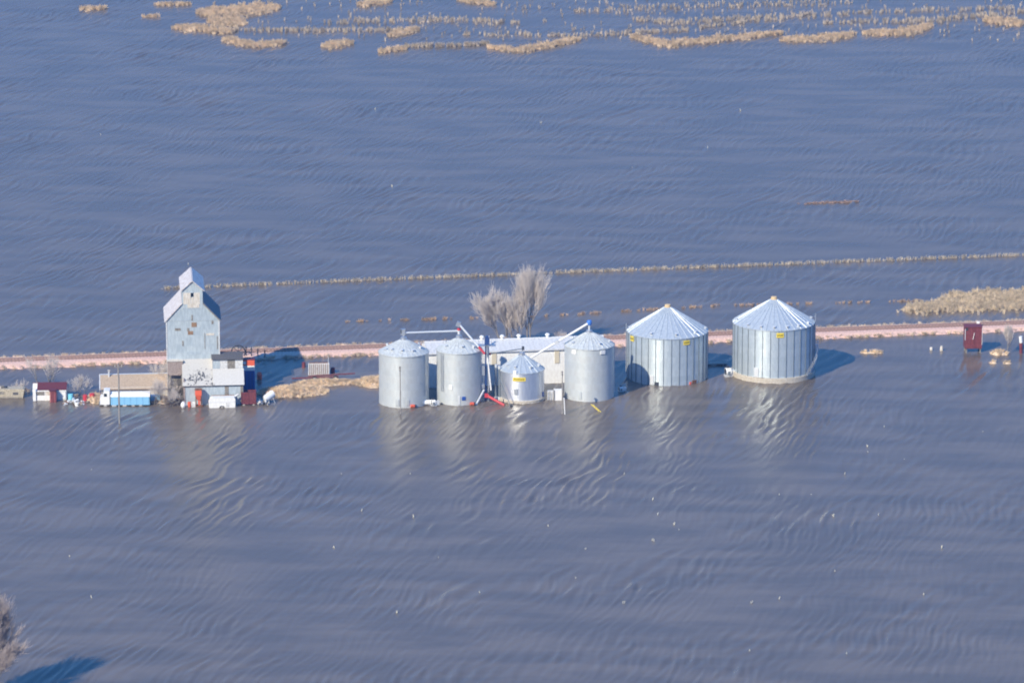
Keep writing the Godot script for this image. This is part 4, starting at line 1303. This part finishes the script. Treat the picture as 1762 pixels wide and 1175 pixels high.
	drum("rust red drum right of the ribbed crate", Vector3(-29.9, 0, 22.4), M.maroon, 0.9, 0.36)
	drum("small rust red drum left of the ribbed crate", Vector3(-34.9, 0, 18.6), M.maroon, 0.9, 0.3)
	scrap("scrap_heap", "dark heap of boards and scrap under the elevator's open bay", Vector3(-55.3, 0, 42.4), 30, 1.3, [M.weathered, M.dark_steel, M.roof_grey, M.pink_board])
	make_left_yard()

func scrap(called: String, label: String, at: Vector3, n: int, spread: float, ms: Array) -> void:
	var t := thing(called, label, "scrap", at)
	for i in n:
		var p := Vector3(rng.randfn(0, spread * 0.6), 0.0, rng.randfn(0, spread * 0.4))
		p.y = maxf(0.1, 0.75 - p.length() * 0.45) * rng.randf_range(0.2, 1.0)
		var sz := Vector3(rng.randf_range(0.15, 0.9), rng.randf_range(0.06, 0.35), rng.randf_range(0.1, 0.4))
		bxp(t, "scrap_piece", p, sz, ms[i % ms.size()], Basis.from_euler(Vector3(rng.randfn(0, 0.4), rng.randf() * TAU, rng.randfn(0, 0.6))))

func make_left_yard() -> void:
	# tan-roofed low shed behind the truck
	var t := thing("low_shed", "low shed with a weathered tan roof behind the blue truck", "shed", Vector3(-61.6, 0, 38.2), 0.08)
	bxp(t, "wall", Vector3(0, 0.5, -2.2), Vector3(11.0, 1.9, 4.2), M.cream_board)
	for i in 11:
		var s := S()
		slab_z(s, -5.75 + i * 1.05, -5.75 + i * 1.05 + 1.04, 0.25, 1.15, -3.6, 2.75, 0.08)
		part(t, "roof_sheet", s, M.tan_roof)
	for i in 11:
		var s := S()
		slab_z(s, -5.75 + i * 1.05, -5.75 + i * 1.05 + 1.04, -4.7, 2.1, -3.6, 2.75, 0.08)
		part(t, "back_sheet", s, M.tan_roof)
	bxp(t, "ridge_cap", Vector3(0, 2.86, -3.6), Vector3(11.7, 0.08, 0.4), M.steel_pale)
	bxp(t, "barge_board", Vector3(-5.82, 2.0, -1.7), Vector3(0.12, 0.22, 4.2), M.white_paint, Basis(Vector3.RIGHT, 0.394))
	tbp(t, "stove_pipe", Vector3(-4.3, 2.2, -3.0), Vector3(-4.3, 3.6, -3.0), 0.14, M.steel_pale, 10)
	bxp(t, "pipe_cap", Vector3(-4.3, 3.66, -3.0), Vector3(0.4, 0.1, 0.4), M.cream_board)
	# red roofed cabin
	var c := thing("red_roofed_cabin", "small white cabin with a dark red roof at far left", "cabin", Vector3(-75.5, 0, 41.2), 0.05)
	bxp(c, "wall", Vector3(0.2, 0.55, -1.9), Vector3(5.2, 2.1, 3.6), M.white_roof)
	var gp := S()
	prism(gp, V2([-1.9, 1.5, 1.9, 1.5, 1.9, 1.6, 0, 2.45, -1.9, 1.6]), -2.75, 2.75)
	var g := part(c, "gable", gp, M.white_paint)
	g.rotation.y = PI / 2
	g.position = Vector3(0.1, 0, -1.9)
	var r1 := S()
	slab_z(r1, -1.9, 2.9, -0.05, 1.75, -1.9, 2.55, 0.08)
	part(c, "roof", r1, M.roof_maroon)
	var r2 := S()
	slab_z(r2, -2.7, 2.9, -3.9, 1.6, -1.9, 2.55, 0.08)
	part(c, "roof", r2, M.roof_maroon)
	bxp(c, "porch_shade_panel", Vector3(-1.4, 1.25, -0.09), Vector3(1.3, 0.75, 0.04), M.weathered)  # flat panel, darker to paint in the shade of a porch
	bxp(c, "window", Vector3(-0.1, 1.2, -0.085), Vector3(0.9, 0.6, 0.05), M.cream_board)
	bxp(c, "lower_panel", Vector3(-1.0, 0.35, -0.07), Vector3(2.6, 0.9, 0.05), M.white_paint)
	bxp(c, "lower_panel", Vector3(2.1, 0.8, -0.07), Vector3(1.2, 1.2, 0.05), M.white_paint)
	bxp(c, "corner_post", Vector3(-2.35, 1.0, 0.05), Vector3(0.5, 2.2, 0.3), M.white_paint)
	var o := thing("red_privy", "narrow dull red hut standing in front of the red-roofed cabin", "hut", Vector3(-74.8, 0, 42.5), 0.0)
	var ms := mat(0.42, 0.13, 0.12, 0.8)
	bxp(o, "wall", Vector3(0, 0.85, -0.5), Vector3(0.85, 2.2, 0.9), ms)
	bxp(o, "roof", Vector3(0, 2.0, -0.45), Vector3(1.1, 0.08, 1.2), M.roof_maroon, Basis(Vector3.RIGHT, 0.12))
	bxp(o, "door", Vector3(0, 0.8, -0.035), Vector3(0.6, 1.8, 0.04), M.maroon)
	bxp(o, "side_board", Vector3(0.52, 0.85, -0.5), Vector3(0.18, 2.2, 0.8), M.maroon)
	# cream camper half under water at the edge
	var e := thing("cream_camper", "cream camper body half under water at the left edge", "camper", Vector3(-82.4, 0, 39.6), 0.0)
	var s := S()
	prism(s, V2([-3.0, -0.3, 2.4, -0.3, 2.75, 1.4, 2.5, 1.55, -3.0, 1.45]), -1.9, 0.0)
	part(e, "body", s, M.cream_paint)
	bxp(e, "window", Vector3(1.3, 0.75, 0.01), Vector3(0.9, 0.45, 0.03), M.roof_grey)
	bxp(e, "window", Vector3(-1.0, 0.85, 0.01), Vector3(0.9, 0.4, 0.03), M.weathered)
	bxp(e, "trim_strip", Vector3(-0.2, 0.12, 0.015), Vector3(5.1, 0.12, 0.03), M.weathered)
	for i in 5:
		bxp(e, "roof_clutter", Vector3(-2.4 + i * 0.5, 1.6 + 0.1 * (i % 2), -0.9), Vector3(0.45, 0.3, 0.5), [M.weathered, M.dark_steel, M.cream_board][i % 3], Basis(Vector3.UP, i * 0.7))
	# barrels and debris right of the cabin
	drum("turquoise drum right of the red-roofed cabin", Vector3(-71.9, 0, 41.9), M.turquoise, 1.25, 0.42)
	drum("left of the two bright red drums at far left", Vector3(-69.6, 0, 41.2), M.red, 0.95, 0.36)
	drum("right of the two bright red drums at far left", Vector3(-68.5, 0, 40.7), M.red, 1.05, 0.42)
	rng.seed = 91
	scrap("scrap_heap", "heap of white and grey scrap under the turquoise drum", Vector3(-71.3, 0, 43.2), 40, 2.0, [M.white_paint, M.steel_pale, M.weathered, M.white_roof, M.rust])
	scrap("scrap_heap", "dark heap of scrap between cabin and red drums", Vector3(-71.2, 0, 40.0), 24, 1.3, [M.dark_steel, M.weathered, M.rust, M.steel])

# ---------------------------------------------------------------- poles, right side
func make_poles() -> void:
	for p in [[Vector3(-62.83, 0, 55.94), 9.86, "tall utility pole with a crossarm before the blue truck", 0.14], [Vector3(-17.98, 0, 49.94), 7.71, "thin pole in front of the leftmost bin", 0.10], [Vector3(8.15, 0, 49.94), 6.94, "thin pole in front of the fourth bin's left edge", 0.11]]:
		var t := thing("utility_pole", p[2], "pole", p[0])
		var s := S()
		tube(s, Vector3(0, -0.5, 0), Vector3(-0.05, p[1], 0), p[3] * 1.1, p[3] * 0.8, 10)
		part(t, "shaft", s, M.pole)
		if p[1] > 9.0:
			bxp(t, "crossarm", Vector3(-0.04, p[1] - 0.6, 0), Vector3(1.3, 0.12, 0.12), M.weathered)
			for x in [-0.55, 0.0, 0.55]:
				tbp(t, "insulator", Vector3(x - 0.04, p[1] - 0.54, 0), Vector3(x - 0.04, p[1] - 0.3, 0), 0.05, M.steel_pale, 6)
		else:
			tbp(t, "lamp_bracket", Vector3(-0.05, p[1] - 0.2, 0.1), Vector3(-0.05, p[1] - 0.5, 0.25), 0.12, M.weathered, 8)
			bxp(t, "cap", Vector3(-0.05, p[1], 0), Vector3(0.3, 0.2, 0.3), M.weathered)
	var u := thing("white_marker", "white marker post standing against the pole before the fourth bin", "post", Vector3(8.45, 0, 50.2))
	tbp(u, "post", Vector3(0.1, -0.4, 0), Vector3(-0.05, 2.6, 0), 0.09, M.white_paint, 8)
	tbp(u, "cap", Vector3(-0.05, 2.6, 0), Vector3(-0.06, 2.7, 0), 0.12, M.white_paint, 8)
	# maroon box hut on stilts, right
	var t := thing("maroon_hut", "tall maroon box hut on stilts before the railway at right", "hut", Vector3(78.25, 0, 8.3), 0.05)
	bxp(t, "wall", Vector3(0, 2.6, -1.1), Vector3(2.85, 3.7, 2.2), M.maroon)
	bxp(t, "roof", Vector3(0, 4.5, -1.1), Vector3(2.95, 0.1, 2.4), M.maroon)
	for x in [-1.2, 1.2]:
		for z in [-0.25, -1.95]:
			bxp(t, "stilt", Vector3(x, 0.2, z), Vector3(0.22, 1.3, 0.22), M.weathered)
	bxp(t, "door_seam", Vector3(0.05, 2.4, 0.02), Vector3(0.06, 3.3, 0.05), M.roof_maroon)
	bxp(t, "door_seam", Vector3(0.3, 2.4, 0.02), Vector3(0.05, 3.3, 0.05), M.roof_maroon)
	tbp(t, "handle", Vector3(0.12, 3.5, 0.08), Vector3(-0.1, 2.4, 0.08), 0.055, M.white_paint, 6)
	bxp(t, "corner_trim", Vector3(-1.44, 3.2, 0.0), Vector3(0.1, 1.9, 0.1), M.steel_pale)
	bxp(t, "corner_trim", Vector3(1.44, 2.9, 0.0), Vector3(0.08, 3.0, 0.1), M.steel_pale)
	bxp(t, "vent", Vector3(-1.15, 4.15, 0.02), Vector3(0.4, 0.5, 0.05), M.dark_steel)
	var e := thing("striped_post", "white and red post cut by the right edge", "post", Vector3(86.3, 0, 8.4))
	tbp(e, "upper", Vector3(0, 1.8, 0), Vector3(-0.1, 2.9, 0), 0.3, M.white_paint, 10)
	tbp(e, "lower", Vector3(0.05, -0.4, 0), Vector3(0.0, 1.8, 0), 0.3, M.maroon, 10)
	var b := thing("white_box", "small white relay box beside the rails behind the maroon hut", "box", Vector3(80.6, 0.5, -8.5), -0.15)
	bxp(b, "case", Vector3(0, 0.45, 0), Vector3(0.5, 0.9, 0.4), M.white_paint)
	bxp(b, "lid", Vector3(0, 0.95, 0), Vector3(0.6, 0.08, 0.5), M.white_paint)
	for p in [[Vector3(73.0, 0, 6.6), 0.8, "taller cream post stump left of the maroon hut"], [Vector3(71.3, 0, 6.2), 0.5, "shorter cream post stump left of the maroon hut"]]:
		var k := thing("post_stump", p[2], "stump", p[0], 0.0)
		var s := S()
		lathe(s, [Vector2(0.28, -0.3), Vector2(0.27, p[1] * 0.6), Vector2(0.2, p[1]), Vector2(0.0, p[1] + 0.06)], 12)
		part(k, "stump", s, M.cream_board)

# ---------------------------------------------------------------- bare trees
func grow(wood: SurfaceTool, twig: SurfaceTool, p: Vector3, d: Vector3, l: float, r: float, depth: int, o: Dictionary) -> void:
	var segs := 3
	var q := p
	var dd := d
	for i in segs:
		var dn := (dd + Vector3(rng.randfn(0, 0.09), o.lift, rng.randfn(0, 0.09))).normalized()
		var e := q + dn * l / segs
		var r0 := r * (1.0 - 0.35 * i / segs)
		var r1 := r * (1.0 - 0.35 * (i + 1) / segs)
		if depth >= o.twig_from:
			tube(twig, q, e, r0, r1, 3, false)
		else:
			tube(wood, q, e, r0, r1, 6, false)
		q = e
		dd = dn
		if depth < o.levels and i > 0 or depth >= 2 and depth < o.levels:
			var kids: int = o.kids if depth > 0 else 3
			for k in kids:
				var ax := dn.cross(Vector3(rng.randfn(0, 1), rng.randfn(0, 1), rng.randfn(0, 1))).normalized()
				var nd := dn.rotated(ax, rng.randf_range(0.3, o.spread))
				grow(wood, twig, q, nd, l * rng.randf_range(0.52, 0.78), maxf(r1 * 0.58, o.min_r), depth + 1, o)

func bare_tree(called: String, label: String, at: Vector3, h: float, stems: int, o: Dictionary, cat := "tree") -> void:
	var t := thing(called, label, cat, at)
	var wood := S()
	var twig := S()
	var base := {"lift": 0.10, "twig_from": 2, "levels": 4, "kids": 2, "spread": 0.65, "min_r": 0.016, "r": 0.2, "lean": 0.12}
	for k in o:
		base[k] = o[k]
	for i in stems:
		var d := Vector3(rng.randfn(0, base.lean), 1, rng.randfn(0, base.lean)).normalized()
		grow(wood, twig, Vector3(rng.randfn(0, 0.3) * minf(stems - 1, 2.0), -0.4, rng.randfn(0, 0.2) * (stems - 1)), d, h * rng.randf_range(0.46, 0.54), base.r, 0, base)
	part(t, "trunk", wood, M.bark)
	part(t, "crown", twig, M.twig_pink if o.has("dark") else M.twig)

func make_trees() -> void:
	rng.seed = 101
	bare_tree("bare_tree", "rounded bare tree, left of the clump behind the white shed", Vector3(-0.9, 0, 8.2), 9.0, 2, {"spread": 0.55, "lift": 0.12, "levels": 4, "lean": 0.07, "r": 0.15, "min_r": 0.017, "kids": 3})
	bare_tree("bare_tree", "short thin bare tree in the middle of the clump behind the shed", Vector3(0.9, 0, 8.0), 7.6, 2, {"spread": 0.35, "lift": 0.25, "r": 0.11, "lean": 0.05, "levels": 4, "min_r": 0.015, "kids": 3})
	rng.seed = 104
	bare_tree("bare_tree", "tallest slim bare tree, right of the clump behind the shed", Vector3(3.1, 0, 7.8), 11.8, 2, {"spread": 0.32, "lift": 0.24, "r": 0.16, "lean": 0.05, "levels": 4, "min_r": 0.016, "kids": 3})
	rng.seed = 108
	bare_tree("bare_tree", "taller grey pink bare tree in the bottom left corner", Vector3(-68.5, 0, 200.5), 10.9, 3, {"dark": true, "spread": 0.55, "lift": 0.15, "r": 0.14, "lean": 0.06, "min_r": 0.018, "kids": 3})
	bare_tree("bare_tree", "lower bare tree in front of the bottom left corner's tall one", Vector3(-68.0, 0, 201.2), 8.0, 3, {"dark": true, "spread": 0.7, "lift": 0.1, "r": 0.12, "lean": 0.1, "min_r": 0.018, "kids": 3})
	rng.seed = 112
	bare_tree("bare_sapling", "slim bare sapling behind the tuft at the right edge", Vector3(84.0, 0, 8.6), 3.9, 3, {"spread": 0.4, "lift": 0.2, "r": 0.045, "levels": 4, "min_r": 0.013}, "sapling")
	bare_tree("bare_tree", "hazy grey bare tree behind the red-roofed cabin", Vector3(-76.3, 0, 34.5), 5.6, 4, {"spread": 0.6, "lift": 0.1, "r": 0.07, "levels": 3, "min_r": 0.014})
	bare_tree("bare_bush", "low brownish bush right of the red-roofed cabin", Vector3(-70.8, 0, 36.5), 3.2, 6, {"spread": 0.8, "lift": 0.05, "r": 0.04, "levels": 3, "min_r": 0.013, "lean": 0.35}, "bush")
	bare_tree("bare_bush", "tangled grey brush at the elevator's left foot", Vector3(-57.0, 0, 43.2), 4.2, 7, {"spread": 0.8, "lift": 0.06, "r": 0.05, "levels": 3, "min_r": 0.014, "lean": 0.35}, "bush")
	bare_tree("bare_bush", "small tangled brush before the open bay of the elevator", Vector3(-55.2, 0, 44.2), 2.8, 6, {"spread": 0.8, "lift": 0.05, "r": 0.04, "levels": 3, "min_r": 0.013, "lean": 0.4}, "bush")
	bare_tree("bare_bush", "faint brush between the tan shed and the railway", Vector3(-57.6, 0, 32.5), 4.4, 5, {"spread": 0.6, "lift": 0.1, "r": 0.05, "levels": 3, "min_r": 0.013, "lean": 0.3}, "bush")
	bare_tree("bare_bush", "low tan bush behind the cream camper", Vector3(-80.6, 0, 36.6), 2.3, 6, {"spread": 0.8, "lift": 0.05, "r": 0.035, "levels": 3, "min_r": 0.012, "lean": 0.4}, "bush")
	bare_tree("bare_bush", "low brush on the railway bank right of the tree clump", Vector3(8.6, 0.6, 3.2), 2.2, 7, {"spread": 0.8, "lift": 0.05, "r": 0.03, "levels": 3, "min_r": 0.012, "lean": 0.5}, "bush")

# ---------------------------------------------------------------- stubble bits in the open water
func make_stubble() -> void:
	rng.seed = 121
	var meshes := []
	for v in 4:
		var s := S()
		for k in 1 + v % 2:
			var p := Vector3(rng.randfn(0, 0.12), -0.2, rng.randfn(0, 0.12))
			var tip := p + Vector3(rng.randfn(0, 0.13), rng.randf_range(0.5, 0.85), rng.randfn(0, 0.1))
			tube(s, p, tip, 0.075, 0.05, 5)
			tube(s, p.lerp(tip, 0.7), p.lerp(tip, 0.7) + Vector3(rng.randfn(0, 0.12), -0.12, 0.1), 0.05, 0.015, 4)
		meshes.append(s.commit())
	var spots := [[-64.0, 133.0], [-26.0, 128.7], [-26.3, 87.1], [-15.7, 87.4], [-64.9, 84.7], [20.7, 124.7], [21.6, 110.7], [24.0, 116.2], [24.6, 119.0], [21.1, 102.2], [51.1, 87.1], [55.9, 70.6], [55.7, 74.1], [59.5, 58.2], [61.0, 78.4], [54.7, 111.1], [74.8, 61.5], [46.2, 140.8], [37.3, 154.8], [47.9, 111.4], [45.4, 99.3], [33.4, 156.6], [32.0, 179.4], [45.3, 181.0], [58.0, 152.5], [10.6, 129.3], [-4.3, 151.7], [-16.1, 161.6], [17.3, 87.1], [15.5, 156.8], [-22.7, 108.8], [-14.6, 112.0], [-10.6, 133.9], [9.0, 144.4], [-58.8, 154.0], [62.5, 128.7], [40.5, 99.6], [5.5, 116.8], [-85.3, -183.8], [-29.3, -212.2], [19.1, -205.6], [6.1, -197.2], [40.2, -169.6], [48.8, -210.8], [24.1, -149.8], [-23.5, -131.3], [-59.2, -60.4]]
	for i in spots.size():
		var o := inst(self, numbered("corn_stalk"), meshes[i % 4], M.dry_white)
		o.position = Vector3(spots[i][0], 0, spots[i][1])
		o.rotation.y = rng.randf() * TAU
		var k := rng.randf_range(0.4, 0.9)
		o.scale = Vector3(k, k * rng.randf_range(0.8, 1.2), k)
		o.set_meta("label", "tiny pale corn stalk poking out of the open flood water")
		o.set_meta("category", "stalk")
		o.set_meta("group", "pale corn stalks poking out of the open water")

func _ready() -> void:
	make_materials()
	make_camera_and_light()
	make_water()
	make_railway()
	make_tuft_mesh()
	make_reeds()
	make_banks()
	make_elevator()
	make_shed()
	make_bins()
	make_conveyors()
	make_truck()
	make_yard()
	make_poles()
	make_trees()
	make_stubble()
